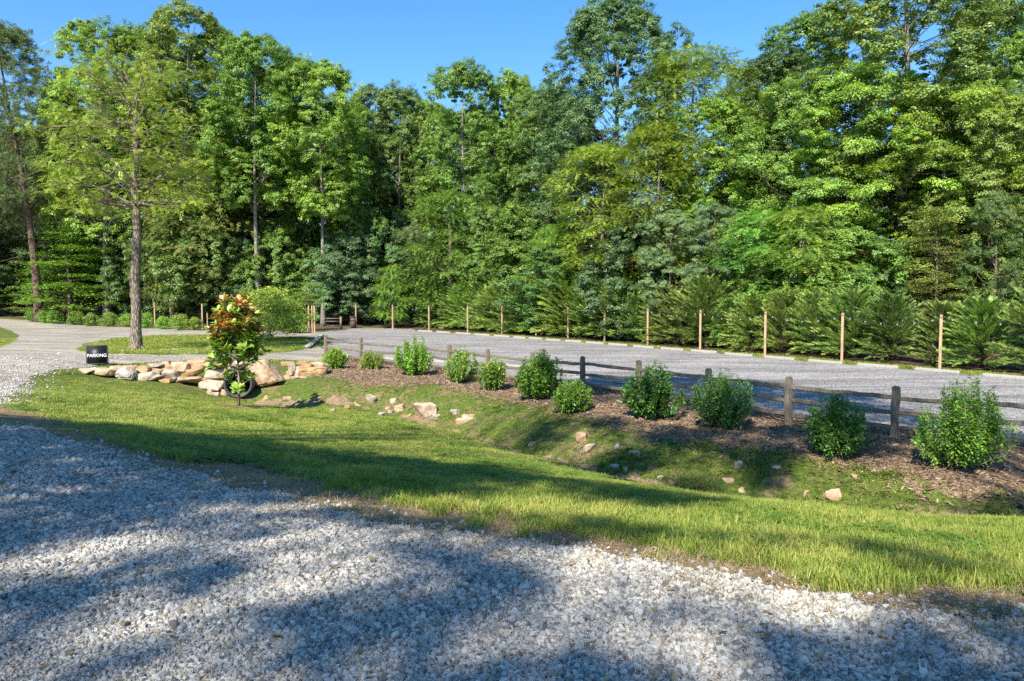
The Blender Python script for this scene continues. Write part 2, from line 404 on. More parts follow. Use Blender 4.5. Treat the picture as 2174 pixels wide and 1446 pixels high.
def hits(l): return np.array([hit(*p)[:2] for p in l])
def gz(x, y): return float(Z(np.array([x]), np.array([y]))[0])

def sdf(poly, x, y):
    """signed distance, positive inside"""
    x = np.asarray(x, float); y = np.asarray(y, float); best = np.full(x.shape, 1e9); ins = np.zeros(x.shape, bool)
    n = len(poly)
    for i in range(n):
        ax, ay = poly[i]; bx, by = poly[(i+1) % n]
        ex, ey = bx - ax, by - ay; L = ex*ex + ey*ey + 1e-12
        t = np.clip(((x-ax)*ex + (y-ay)*ey) / L, 0, 1)
        best = np.minimum(best, (x - ax - t*ex)**2 + (y - ay - t*ey)**2)
        c = (ay > y) != (by > y)
        ins ^= c & (x < (bx-ax) * (y-ay) / ((by-ay) if by != ay else 1e-12) + ax)
    d = np.sqrt(best); return np.where(ins, d, -d)
def rag(x, y, a=.12):
    return a * (np.sin(x*3.1 + 2*np.sin(y*1.3)) * np.sin(y*2.7 + 1.7*np.sin(x*1.9)) + .6*np.sin(x*8.3+y*5.1)*np.sin(y*7.7-x*4.9) + .35*np.sin(x*19+y*13)*np.sin(y*17-x*11))

# fence and wheel stop lines (world)
FENCE = [(10.75,15.3),(8.65,16.9),(6.95,18.8),(5.5,21.0),(3.98,23.6),(2.38,25.3),(.75,27.0),(-.92,28.6),(-2.6,31.2),(-4.8,34.0),(-7.35,36.6),(-9.7,39.2)]
def stop_line(X): return 30.1 - 1.6316*(X-18.9) - .00832*(X-18.9)*(X-13.2)

G_EDGE = [(0,897),(60,905),(130,930),(250,958),(330,985),(400,1003),(480,1030),(560,1050),(650,1068),(700,1085),(800,1105),(900,1122),(1000,1142),(1100,1160),(1200,1172),(1300,1187),(1400,1207),(1500,1222),(1600,1242),(1700,1265),(1800,1282),(1900,1292),(2000,1300),(2174,1312)]
L_EDGE = [(-40,862),(60,876),(130,905),(180,925),(260,950),(380,985),(500,985),(560,1000),(650,1020),(700,1035),(800,1060),(900,1085),(1000,1095),(1050,1110),(1150,1130),(1300,1142),(1400,1168),(1500,1195),(1650,1215),(1800,1240),(1950,1252),(2174,1268)]
near_edge = hits(G_EDGE)
poly_near = np.vstack([[(-30, 16.5), (-14, 14.3)], near_edge, [(5, 3.0), (8.8, 1.2), (16, -2), (40, -10), (40, -40), (-60, -40), (-60, 12)]])
poly_left = np.vstack([hits([(0,858),(20,835),(48,817),(71,797),(110,787),(222,774),(300,771),(400,767),(500,764),(600,765),(660,768),(692,771)]), [(-8.8,39.9), (-12.2,47.5)],
   hits([(650,742),(600,748),(520,752),(450,753),(290,753),(200,751),(168,744),(185,730),(250,719),(330,713),(450,712),(560,715),(640,718)]), [(-13.5,62)],
   hits([(690,705),(640,704),(430,700),(300,696),(200,690),(100,683),(0,677),(-200,676)]), [(-90,80),(-70,60)],
   hits([(-60,690),(0,694),(25,703),(42,713),(30,723),(0,737),(-80,750)]), [(-45,38),(-38,22),(-20,16.0)]])
lot_near = [(x + .95, y + .8) for x, y in FENCE]
poly_lot = np.vstack([[(28, 2.5), (14.5, 13.5)], lot_near, [(-9.2,40.6),(-12.0,47.5),(-13.0,56)], hits([(665,712),(700,700)]), [(-15,74),(-10,76)],
   [(X - .05, stop_line(X) + .1) for X in np.linspace(-9, 24, 16)], [(40, 3)]])
fence_front = [(x - .25, y - .2) for x, y in FENCE]
poly_mulch = np.vstack([[(14, 14)], [(x + 1.1, y + .95) for x, y in FENCE], hits([(672,770),(660,790),(690,800),(740,816),(800,821),(870,821),(940,817),(1000,836),(1060,851),(1130,861),(1200,883),(1290,905),(1380,929),(1480,940),(1600,958),(1700,975),(1800,990),(1900,1010),(1950,1038),(2050,1058),(2174,1070)]), [(16, 8)]])
poly_forest = np.vstack([[(60, -10), (40, 12)], [(X + 2.2, stop_line(X) + 1.5) for X in (24, 18, 12, 6, 0, -5)], hits([(845,697),(755,693),(690,699),(640,701),(560,698),(430,697),(300,692),(200,687),(100,680),(0,673),(-250,668)]), [(-120, 85), (-250, 100), (-250, 420), (420, 420), (420, -10)]])
near_lawn_edge = hits(L_EDGE)
ditch = np.array([at_z(*c)[:2] for c in [(545,845,-.62),(640,852,-.6),(780,857,-.6),(910,888,-.68),(1000,915,-.7),(1130,955,-.72),(1300,990,-.72),(1450,1030,-.72),(1600,1050,-.72),(1720,1072,-.74)]] + [(7.5,12.6),(10,11),(14,8.5),(22,4)])
poly_lawn = np.vstack([near_lawn_edge, [(5.5,3.6),(9,1.6),(16,-1),(26,-1)], ditch[::-1] + np.array([-.35, -.45]), hits([(520,850),(470,838),(420,828),(350,818),(250,807),(170,799),(110,798),(75,805),(60,830),(30,850)])])
poly_dirt = np.vstack([near_edge + np.array([-.12, -.12]), [(5, 3.0), (8.7, 1.1), (9, 1.7), (5.6, 3.6)], near_lawn_edge[::-1] + np.array([.05, .12])])

# polar ground grid about the viewpoint
ang = np.concatenate([np.linspace(-180, -50, 40, endpoint=False), np.linspace(-50, 50, 520, endpoint=False), np.linspace(50, 180, 41)])
ang = np.radians(ang); rr = np.concatenate([np.linspace(.05, 2.2, 8, endpoint=False), np.geomspace(2.2, 120, 420, endpoint=False), np.geomspace(120, 2500, 30)])
GA, GR = np.meshgrid(ang, rr, indexing='ij')
GX = GR * np.sin(GA); GY = GR * np.cos(GA); GZ = Z(GX, GY)
GZ = np.where(GR > 420, 8 + (GR - 420) * .01, GZ)
nA, nR = GX.shape
idx = np.arange(nA * nR).reshape(nA, nR)
quads = np.stack([idx[:-1, :-1], idx[1:, :-1], idx[1:, 1:], idx[:-1, 1:]], -1).reshape(-1, 4)[:, ::-1]
V_g = np.stack([GX.ravel(), GY.ravel(), GZ.ravel()], 1)
me = mesh_np("ground", V_g, quads[:, ::-1], M['ground'], smooth=True)
ground = tag(obj("ground", me), kind='structure')
def sheet(name, fval, off, mat, rmax=1e9):
    f = fval.ravel(); ok = (GR.ravel() < rmax); f = np.where(ok, f, -1)
    q = quads; fi = f[q] > 0; cnt = fi.sum(1)
    full = q[cnt == 4]; part = q[(cnt > 0) & (cnt < 4)]
    V = V_g + np.array([0, 0, off]); extra = []; polys = {3: [], 4: [], 5: []}; base = len(V)
    for c in part:
        out = []
        for k in range(4):
            a, b = c[k], c[(k+1) % 4]
            if f[a] > 0: out.append(int(a))
            if (f[a] > 0) != (f[b] > 0):
                t = f[a] / (f[a] - f[b]); p = V[a] + (V[b] - V[a]) * t
                out.append(base + len(extra)); extra.append(p)
        if len(out) in polys: polys[len(out)].append(out)
    VV = np.vstack([V, np.array(extra)]) if extra else V
    fs = [full] + [np.array(v) for v in polys.values() if v]
    if len(polys[4]): fs = [np.vstack([full, np.array(polys[4])])] + [np.array(polys[k]) for k in (3, 5) if polys[k]]
    used = np.unique(np.concatenate([x.ravel() for x in fs])); remap = np.full(len(VV), -1); remap[used] = np.arange(len(used))
    me = mesh_np(name, VV[used], [remap[x][:, ::-1] for x in fs], mat, smooth=True)
    return tag(obj(name, me), kind='structure')
R_ = rag(GX, GY)
near = GR < 60
D_near = sdf(poly_near, GX, GY) + R_ * .8
D_left = sdf(poly_left, GX, GY) + R_ * .5
D_lot = sdf(poly_lot, GX, GY) + R_ * .4
D_mulch = sdf(poly_mulch, GX, GY) + R_ * 1.2
D_forest = sdf(poly_forest, GX, GY) + R_ * 2
D_dirt = sdf(poly_dirt, GX, GY) + R_ * 1.6 + .12
sheet("gravel_road", D_near, .010, M['drive'], 200)
sheet("gravel_driveway", D_left, .012, M['drive'], 300)
dd_ = np.full(GX.size, 9.0); mm_ = (GR.ravel() < 36); dd_[mm_] = dline(GX.ravel()[mm_], GY.ravel()[mm_])
sheet("ditch_bed", (.16 - dd_.reshape(GX.shape)) + R_ * 2.2, .008, M['dirt'], 36)
sheet("parking_lot", D_lot, .018, M['lot'], 300)
sheet("mulch_bed", D_mulch, .014, M['mulch'], 100)
sheet("forest_floor", D_forest, .024, M['litter'], 600)
sheet("dirt_verge", D_dirt, .006, M['dirt'], 60)
# narrow mulch strip under the row of small shrubs along the far driveway
strip = hits([(60,688),(120,693),(200,698),(300,702),(430,706),(430,701),(300,696),(200,690),(100,683)])
# water in the ditch
def stream():
    cl = ditch[5:12]; pts = []
    t = np.linspace(0, len(cl)-1, 60); i = np.minimum(t.astype(int), len(cl)-2); fr = (t - i)[:, None]
    c = cl[i] * (1-fr) + cl[i+1] * fr; tg = unit(np.gradient(c, axis=0)); nr = np.stack([-tg[:, 1], tg[:, 0]], 1)
    wd = np.clip(.02 + .22 * np.sin(t * 5) * np.sin(t * 2.3), .004, .2)
    L = c + nr * wd[:, None]; Rr = c - nr * wd[:, None]
    zc = Z(c[:, 0], c[:, 1]) + .012
    V = np.vstack([np.c_[L, zc], np.c_[Rr, zc]]); k = np.arange(59)
    return mesh_np("stream", V, np.stack([k, k+60, k+61, k+1], 1), M['water'])
tag(obj("stream", stream()), kind='structure')

# ------------------------------------------------------------------ scatter helper (ground cover "stuff")
def hidden_collection(name, meshes):
    col = bpy.data.collections.new(name)
    for k, me in enumerate(meshes):
        col.objects.link(bpy.data.objects.new("%s_%02d" % (name, k), me))
    return col
def scatter(name, P, rot, scl, meshes, label, cat):
    me = mesh_np(name, P, np.zeros((0, 3), int)) if False else bpy.data.meshes.new(name)
    me.vertices.add(len(P)); me.vertices.foreach_set("co", np.asarray(P, np.float32).ravel())
    a = me.attributes.new("rot", 'FLOAT_VECTOR', 'POINT'); a.data.foreach_set("vector", np.asarray(rot, np.float32).ravel())
    a = me.attributes.new("scl", 'FLOAT_VECTOR', 'POINT'); a.data.foreach_set("vector", np.asarray(scl, np.float32).ravel())
    o = obj(name, me); tag(o, label, cat, kind='stuff')
    g = bpy.data.node_groups.new(name + "_nodes", 'GeometryNodeTree')
    g.interface.new_socket("Geometry", in_out='INPUT', socket_type='NodeSocketGeometry')
    g.interface.new_socket("Geometry", in_out='OUTPUT', socket_type='NodeSocketGeometry')
    N = g.nodes; L = g.links
    gi = N.new('NodeGroupInput'); go = N.new('NodeGroupOutput')
    ci = N.new('GeometryNodeCollectionInfo'); ci.inputs['Collection'].default_value = hidden_collection(name + "_kinds", meshes)
    ci.inputs['Separate Children'].default_value = True; ci.inputs['Reset Children'].default_value = True
    ip = N.new('GeometryNodeInstanceOnPoints'); ip.inputs['Pick Instance'].default_value = True
    ar = N.new('GeometryNodeInputNamedAttribute'); ar.data_type = 'FLOAT_VECTOR'; ar.inputs['Name'].default_value = 'rot'
    as_ = N.new('GeometryNodeInputNamedAttribute'); as_.data_type = 'FLOAT_VECTOR'; as_.inputs['Name'].default_value = 'scl'
    L.new(gi.outputs[0], ip.inputs['Points']); L.new(ci.outputs[0], ip.inputs['Instance'])
    L.new(ar.outputs[0], ip.inputs['Rotation']); L.new(as_.outputs[0], ip.inputs['Scale'])
    L.new(ip.outputs[0], go.inputs[0])
    m = o.modifiers.new("scatter", 'NODES'); m.node_group = g
    return o
def candidates(n, r0, r1, a0=-44, a1=44, p=1.0, rs=rng):
    """points whose density per area falls off as r^-p"""
    k = 2 - p; u = rs.rand(n)
    r = (r0**k + u * (r1**k - r0**k)) ** (1/k) if abs(k) > 1e-6 else r0 * (r1/r0) ** u
    a = np.radians(rs.uniform(a0, a1, n)); return r*np.sin(a), r*np.cos(a), r

# blades
def tuft(seed, nb, h, spread, wd, lean=.5, mat=None):
    rs = RS(seed); V = []; Q = []; T = []; n = 0
    for _ in range(nb):
        a = rs.uniform(0, 2*math.pi); r = spread * math.sqrt(rs.rand()); b = np.array([r*math.cos(a), r*math.sin(a), -.01])
        d = rs.uniform(0, 2*math.pi); L = h * rs.uniform(.55, 1.1); le = lean * rs.uniform(.2, 1.2)
        dr = np.array([math.cos(d), math.sin(d), 0]); sd = np.array([-math.sin(d), math.cos(d), 0]) * wd * rs.uniform(.7, 1.2)
        p1 = b + np.array([0, 0, L*.45]) + dr*L*le*.2; p2 = b + np.array([0, 0, L*.8]) + dr*L*le*.6; p3 = b + np.array([0, 0, L*(1-.25*le)]) + dr*L*le*1.1
        V += [b - sd*.5, b + sd*.5, p1 - sd*.5, p1 + sd*.5, p2 - sd*.33, p2 + sd*.33, p3]
        Q += [[n, n+1, n+3, n+2], [n+2, n+3, n+5, n+4]]; T += [[n+4, n+5, n+6]]; n += 7
    return mesh_np("tuft", np.array(V), [np.array(Q), np.array(T)], mat)
tufts = [tuft(10+k, 16, .085, .055, .0045, .6, M['grass']) for k in range(6)]
tufts_long = [tuft(30+k, 14, .15, .05, .006, .8, M['grass']) for k in range(5)]
tufts_far = [tuft(50+k, 14, .07, .13, .011, .7, M['grass']) for k in range(5)]
weeds = [tuft(70+k, 14, .06, .10, .016, 1.1, M['weed']) for k in range(4)]
straws = [tuft(90+k, 14, .05, .09, .004, 1.6, M['straw']) for k in range(4)]

def on_ground(x, y, dz=0): return np.stack([x, y, Z(x, y) + dz], 1)
def rz_rot(n, rs, tilt=.15): return np.stack([rs.normal(0, tilt, n), rs.normal(0, tilt, n), rs.uniform(0, 6.283, n)], 1)
rs = RS(3)
x, y, r = candidates(190000, 3.4, 34, -46, 58, 1.35, rs)
d = sdf(poly_lawn, x, y) + rag(x, y, .34) - .06; dm = sdf(poly_mulch, x, y)
thin = rs.rand(len(x)) < np.clip(.25 + d * 2.5, 0, 1)
m_ = (d > -.06) & thin & (dm < 0) & (rs.rand(len(x)) < np.clip(dline(x, y)*3.0 - .2, .15, 1))
x, y, r = x[m_], y[m_], r[m_]
mag = hit(507, 863)
m_ = np.hypot(x - mag[0], (y - mag[1]) * .8) > .75; x, y, r = x[m_], y[m_], r[m_]
tall = np.clip(1 - (r - 6) / 7, 0, 1) * .75 * (x > -2) + .0
nearm = r < 15
s = (rs.uniform(.55, 1.1, len(x))) * (1 + .25 * np.sin(x*2.3+y)*np.sin(y*1.9)); s = s * (.62 + tall)
scl = np.stack([np.where(nearm, .9 + r*.03, 1.0), np.where(nearm, .9 + r*.03, 1.0), np.ones(len(x))], 1) * s[:, None]
scl[:, :2] = np.maximum(scl[:, :2], .8)
Pn = on_ground(x, y)
scatter("lawn_grass", Pn[nearm], rz_rot(nearm.sum(), rs), scl[nearm], tufts, 'mown green lawn grass sloping from the near gravel to the ditch', 'grass')
fm = ~nearm
scatter("lawn_grass_far", Pn[fm], rz_rot(fm.sum(), rs), scl[fm] * np.array([1, 1, 1.0]), tufts_far, 'sunny mown lawn in front of the stone wall', 'grass')
# longer tufts along the verge on the right
x, y, r = candidates(21000, 3.6, 12, -38, 58, 1.0, rs)
d = sdf(poly_lawn, x, y); m_ = (d > .02) & (d < 1.6) & (rs.rand(len(x)) < np.clip(.9 - d*.5, .08, 1)) & (np.sin(x*2.1+1)*np.sin(y*2.7) > -.45)
x, y = x[m_], y[m_]; s = rs.uniform(.5, 1.0, len(x))
scatter("verge_grass", on_ground(x, y), rz_rot(len(x), rs, .2), np.stack([s]*3, 1), tufts_long, 'longer grass tufts along the edge of the near gravel', 'grass')
# weeds on the far bank, island lawn, strip behind the wheel stops
x, y, r = candidates(105000, 10, 30, -40, 54, 1.0, rs)
bank = np.vstack([ditch + np.array([.15, .2]), [(20, 9)], poly_mulch[-24:][::-1][1:] if False else np.array([(9.5, 13.2)]), hits([(2050,1050),(1950,1030),(1900,1003),(1800,985),(1700,970),(1600,953),(1480,935),(1380,924),(1290,900),(1200,878),(1130,856),(1000,832),(870,817),(740,811),(690,800),(650,805),(600,822),(560,838)])])
d = sdf(bank, x, y); pat = np.sin(x*1.3+2*np.sin(y*.7))*np.sin(y*1.7+x*.4) + .5*np.sin(x*4+y*3)*np.sin(y*5-x*2)
m_ = (d > -.15) & (rs.rand(len(x)) < np.clip(.60 + .5*pat, .08, 1)) & (rs.rand(len(x)) < np.clip(dline(x, y)*3.0 - .1, .22, 1)) & ((r < 22) | (rs.rand(len(x)) < .8))
x, y, r = x[m_], y[m_], r[m_]; s = rs.uniform(.5, 1.15, len(x))
scatter("bank_weeds", on_ground(x, y), rz_rot(len(x), rs, .3), np.stack([s]*3, 1), weeds, 'patchy low weeds and grass on the bank across the ditch', 'weeds')
isl = hits([(168,744),(185,730),(250,719),(330,713),(450,712),(560,715),(650,718),(655,741),(600,747),(520,751),(450,752),(290,752),(200,750)])
x, y, r = candidates(60000, 33, 66, -33, -12, 0.6, rs); m_ = sdf(isl, x, y) > .05; x, y = x[m_], y[m_]; s = rs.uniform(.8, 1.4, len(x))
scatter("island_grass", on_ground(x, y), rz_rot(len(x), rs), np.stack([s*1.7, s*1.7, s], 1), tufts_far, 'grass of the lawn island around the big tree', 'grass')
x, y, r = candidates(60000, 28, 66, -14, 42, 0.6, rs); dd = y - stop_line(x); m_ = (dd > .35) & (dd < 2.6 + rs.rand(len(x))*.8); x, y = x[m_], y[m_]; s = rs.uniform(.8, 1.4, len(x))
scatter("strip_grass", on_ground(x, y), rz_rot(len(x), rs), np.stack([s*1.7, s*1.7, s], 1), tufts_far, 'thin strip of grass between wheel stops and evergreen hedge', 'grass')
lt = hits([(-60,694),(0,695),(25,703),(42,713),(30,723),(0,736),(-60,745)]); tw = hits([(230,775),(330,772),(460,763),(560,764),(690,768),(690,771),(560,768),(460,768),(330,775),(250,779),(200,784),(120,792)])
x, y, r = candidates(60000, 25, 60, -38, -13, 0.6, rs); m_ = (sdf(lt, x, y) > 0) | (sdf(tw, x, y) > -.1) & (D_left.min() < 0) & (sdf(poly_left, x, y) < 0) & (rs.rand(len(x)) < .8); x, y = x[m_], y[m_]; s = rs.uniform(.8, 1.3, len(x))
scatter("roadside_grass", on_ground(x, y), rz_rot(len(x), rs), np.stack([s*1.5, s*1.5, s], 1), tufts_far, 'grass along the driveway above the stone wall', 'grass')
# straw in the dirt verge and around the left gravel tongue
x, y, r = candidates(72000, 3.4, 20, -46, 56, 1.3, rs); d = sdf(poly_dirt, x, y); m_ = (d > -.3) & (rs.rand(len(x)) < .55 + .4*np.sin(x*3)*np.sin(y*2.3))
x, y = x[m_], y[m_]; s = rs.uniform(.4, 1.0, len(x))
scatter("dry_grass", on_ground(x, y), rz_rot(len(x), rs, .3), np.stack([s]*3, 1), straws, 'dry straw and dead grass between gravel and lawn', 'dry grass')

# gravel stones
def pebble(seed):
    rs = RS(seed); bm = bmesh.new()
    for p in rs.normal(0, 1, (13, 3)): p = p / np.linalg.norm(p) * rs.uniform(.8, 1.05); bm.verts.new(Vector(p * np.array([.62, .46, .36])))
    r = bmesh.ops.convex_hull(bm, input=bm.verts)
    bmesh.ops.bevel(bm, geom=bm.edges[:], offset=.05, segments=1, affect='EDGES')
    me = bpy.data.meshes.new("pebble"); bm.to_mesh(me); bm.free(); me.materials.append(M['stone']); return me
pebbles = [pebble(200+k) for k in range(9)]
rs = RS(11)
def stone_field(n, r0, r1, p, size, a0=-47, a1=50):
    x, y, r = candidates(n, r0, r1, a0, a1, p, rs)
    d = sdf(poly_near, x, y) + rag(x, y, .1)
    keep = (d > 0) | ((d > -.5) & (rs.rand(len(x)) < .10 * np.exp(d*4)))
    # packed wheel tracks hold finer stone
    x, y, r, d = x[keep], y[keep], r[keep], d[keep]
    tr = np.clip(np.sin((x*.35 + y*.95) * 1.15 + .6*np.sin(x*.5)) , 0, 1) * (d > 1.2)
    s = size * rs.lognormal(0, .28, len(x)) * (1 - .42*tr)
    P = on_ground(x, y, .010); P[:, 2] += s * rs.uniform(-.08, .12, len(x))
    return P, rs.uniform(0, 6.28, (len(x), 3)) * np.array([.15, .15, 1]), np.stack([s, s*rs.uniform(.8, 1.1, len(s)), s], 1)
a = stone_field(122000, 2.7, 7.5, 1.0, .033); b = stone_field(93000, 6.5, 20, 1.7, .042)
c = stone_field(125000, 2.7, 9, 1.0, .018)
scatter("gravel_stones", np.vstack([a[0], b[0], c[0]]), np.vstack([a[1], b[1], c[1]]), np.vstack([a[2], b[2], c[2]]), pebbles, 'loose crushed white and grey stones covering the near road', 'gravel')
# pebbles on left drive edge and lot
x, y, r = candidates(90000, 14, 45, -40, -8, 1.2, rs); d = sdf(poly_left, x, y) + rag(x, y, .3); m_ = (d > -.1) | ((d > -1.3) & (rs.rand(len(x)) < .25*np.exp(d*2))) & (x < -8) & (y < 28)
m_ &= rs.rand(len(x)) < np.clip((40 - r)/16, 0, 1)
x, y, r = x[m_], y[m_], r[m_]; s = .036 * rs.lognormal(0, .3, len(x)) * (1 + r*.01)
scatter("driveway_stones", on_ground(x, y, .012), rs.uniform(0, 6.28, (len(x), 3)) * np.array([.15, .15, 1]), np.stack([s]*3, 1), pebbles, 'pale crushed stones on the driveway at the left', 'gravel')
# fallen leaves and twigs on the near gravel, clover in the lawn
def dry_leaf(seed):
    rs = RS(seed); v = np.array([[0, 0, 0], [.4, .28, .12], [1, 0, .05], [.4, -.28, .14], [.5, 0, -.03]]); return mesh_np('dry_leaf', v * np.array([1, 1, rs.uniform(.6, 1.6)]), np.array([[0, 4, 1], [1, 4, 2], [2, 4, 3], [3, 4, 0]]), M['straw'])
def twig(seed):
    rs = RS(seed); m = MB(); m.tube(curve((0, 0, .02), (1, 0, .02), rs, .08, 6), [.012, .016, .014, .012, .009, .005], 5); return m.mesh('twig', M['bark_dark'])
x, y, r = candidates(900, 2.9, 14, -40, 40, 1.1, rs); m_ = (sdf(poly_near, x, y) > -.6); x, y = x[m_], y[m_]; s = rs.uniform(.025, .07, len(x))
scatter("fallen_leaves", on_ground(x, y, .026), np.stack([rs.normal(0, .3, len(x)), rs.normal(0, .3, len(x)), rs.uniform(0, 6.28, len(x))], 1), np.stack([s]*3, 1), [dry_leaf(1), dry_leaf(2), dry_leaf(3), twig(4)], 'small dry leaves and twigs lying on the near gravel', 'leaves')
def clover(seed):
    rs = RS(seed); P = []; n = 26; a = rs.uniform(0, 6.28, n); q = .09*rs.rand(n)**.5; c = np.stack([q*np.cos(a), q*np.sin(a), rs.uniform(.03, .055, n)], 1); V = []; Fc = []; k = 0
    for p in c:
        for j in range(3):
            t = j*2.094 + rs.rand(); d = np.array([math.cos(t), math.sin(t), .1]); s_ = np.array([-math.sin(t), math.cos(t), 0]); L = .017; V += [p, p + d*L*.6 + s_*L*.5, p + d*L*1.1, p + d*L*.6 - s_*L*.5]; Fc.append([k, k+1, k+2, k+3]); k += 4
    return mesh_np('clover', np.array(V), np.array(Fc), M['clover'])
M['clover'] = grassmat('clover_leaves', (.09, .17, .022), (.14, .24, .03), (.20, .29, .04))
x, y, r = candidates(30000, 4, 24, -40, 42, 1.3, rs); pt = np.sin(x*.9+1.7*np.sin(y*.6))*np.sin(y*1.1+x*.5) + .4*np.sin(x*3.3)*np.sin(y*2.9); m_ = ((sdf(poly_lawn, x, y) > 0) | (sdf(bank, x, y) > 0)) & (pt > .45) & (rs.rand(len(x)) < .4); x, y = x[m_], y[m_]; s = rs.uniform(.7, 1.5, len(x))
scatter("clover_patches", on_ground(x, y), rz_rot(len(x), rs, .1), np.stack([s]*3, 1), [clover(1), clover(2), clover(3)], 'darker clover patches growing among the lawn grass', 'clover')
# mulch chips
def chip(seed):
    rs = RS(seed); m = MB(); m.box((0, 0, .1), (1, rs.uniform(.2, .35), rs.uniform(.08, .16)), Euler((0, rs.uniform(-.2, .2), 0)).to_matrix()); return m.mesh("chip", M['chip'])
chips = [chip(k) for k in range(4)]
x, y, r = candidates(125000, 12, 42, -25, 50, 1.3, rs); d = sdf(poly_mulch, x, y) + rag(x, y, .2); m_ = (d > -.05) | ((d > -.5) & (rs.rand(len(x)) < .3)); m_ &= sdf(poly_lot, x, y) < 0
x, y, r = x[m_], y[m_], r[m_]; s = .055 * rs.lognormal(0, .35, len(x)) * (1 + r*.012)
scatter("mulch_chips", on_ground(x, y, .016), np.stack([rs.normal(0, .3, len(x)), rs.normal(0, .3, len(x)), rs.uniform(0, 6.28, len(x))], 1), np.stack([s]*3, 1), chips, 'brown shredded bark mulch in the bed below the rail fence', 'mulch')

# ------------------------------------------------------------------ leaf geometry
def leaf_quads(P, D, Nn, L, Wd, fold=.25, rnd=None, rs=rng):
    """rhombic folded leaves; P base, D direction, Nn normal"""
    n = len(P); D = unit(D); S = unit(np.cross(D, Nn)); Nn = np.cross(S, D)
    L = np.broadcast_to(L, (n,))[:, None]; Wd = np.broadcast_to(Wd, (n,))[:, None]
    mid = P + D * L * .45
    a = mid + S * Wd * .5 + Nn * Wd * fold; b = mid - S * Wd * .5 + Nn * Wd * fold; tip = P + D * L
    V = np.stack([P, a, tip, b], 1).reshape(-1, 3); k = np.arange(n)[:, None] * 4
    Fc = np.concatenate([k + np.array([[0, 1, 2]]), k + np.array([[0, 2, 3]])])
    if rnd is None: rnd = rs.rand(n)
    return V, Fc, np.repeat(rnd, 4)
def leaf_mesh(name, parts, mat):
    V = []; Fs = []; A = []; n = 0
    for v, f, a in parts: V.append(v); Fs.append(f + n); A.append(a); n += len(v)
    return mesh_np(name, np.vstack(V), np.vstack(Fs), mat, np.concatenate(A))

def sph(n, rs): return unit(rs.normal(0, 1, (n, 3)))
def clump_leaves(cent, rad, per, leaf, rs, flat=.75, up=.5, out=None, fill=.25, rndc=None, axis=None):
    """leaves on shells of many clumps"""
    k = len(cent); n = k * per; ci = np.repeat(np.arange(k), per)
    d = sph(n, rs); d[:, 2] = np.where(rs.rand(n) < .3, np.abs(d[:, 2]), d[:, 2])
    rr_ = np.where(rs.rand(n) < fill, rs.rand(n) ** .5, rs.uniform(.72, 1.12, n))
    # lumpy shells
    ph = rs.uniform(0, 6.28, (k, 3))[ci]
    rr_ = rr_ * (1 + .28 * np.sin(d[:, 0]*5 + ph[:, 0]) * np.sin(d[:, 1]*5 + ph[:, 1]) * np.sin(d[:, 2]*4 + ph[:, 2]) * 1.6)
    P = cent[ci] + d * (rad[ci] * rr_)[:, None] * np.array([1, 1, flat])
    nn = unit(d * .8 + np.array([0, 0, up]) + rs.normal(0, .45, (n, 3)))
    D = unit(np.cross(nn, rs.normal(0, 1, (n, 3))) + np.array([0, 0, -.25]))
    L = leaf * rs.uniform(.7, 1.25, n); rnd = np.clip(rs.normal(.5, .22, n) + (rs.uniform(-.2, .2, k)[ci] if rndc is None else rndc[ci]), 0, 1)
    return leaf_quads(P, D, nn, L, L * .8, .12, rnd, rs)
def frond_leaves(P, D, Ln, rs, nl=7, leaf=.1, ang_=65, wd=.35, droop=.35, rnd=None, roll=.15):
    """pinnate fronds: leaflets set along both sides of a drooping rachis"""
    n = len(P); D = unit(D); upv = np.array([0, 0, 1.0]); S = unit(np.cross(D, upv) + rs.normal(0, roll, (n, 3))); S = unit(S - D * (S * D).sum(1, keepdims=True)); out = []
    if rnd is None: rnd = np.clip(rs.normal(.5, .25, n), 0, 1)
    a = math.radians(ang_)
    for j in range(nl):
        t = (j + .8) / nl
        c = P + D * (Ln * t)[:, None] + np.array([0, 0, -1]) * (Ln * droop * t * t)[:, None]
        dd = unit(D + np.array([0, 0, -2 * droop * t])); sz = leaf * (1 - .5 * abs(t - .45)) * rs.uniform(.8, 1.2, n)
        for sgn in (-1, 1):
            dv = dd * math.cos(a) + sgn * S * math.sin(a) + rs.normal(0, .12, (n, 3))
            out.append(leaf_quads(c, dv, np.cross(S, dd) * -1 + rs.normal(0, .15, (n, 3)), sz, sz * wd, .06, rnd, rs))
    out.append(leaf_quads(P + D * (Ln * .95)[:, None] + np.array([0, 0, -1]) * (Ln * droop * .9)[:, None], unit(D + np.array([0, 0, -2*droop])), np.tile(upv, (n, 1)), leaf, leaf * wd, .06, rnd, rs))
    return out

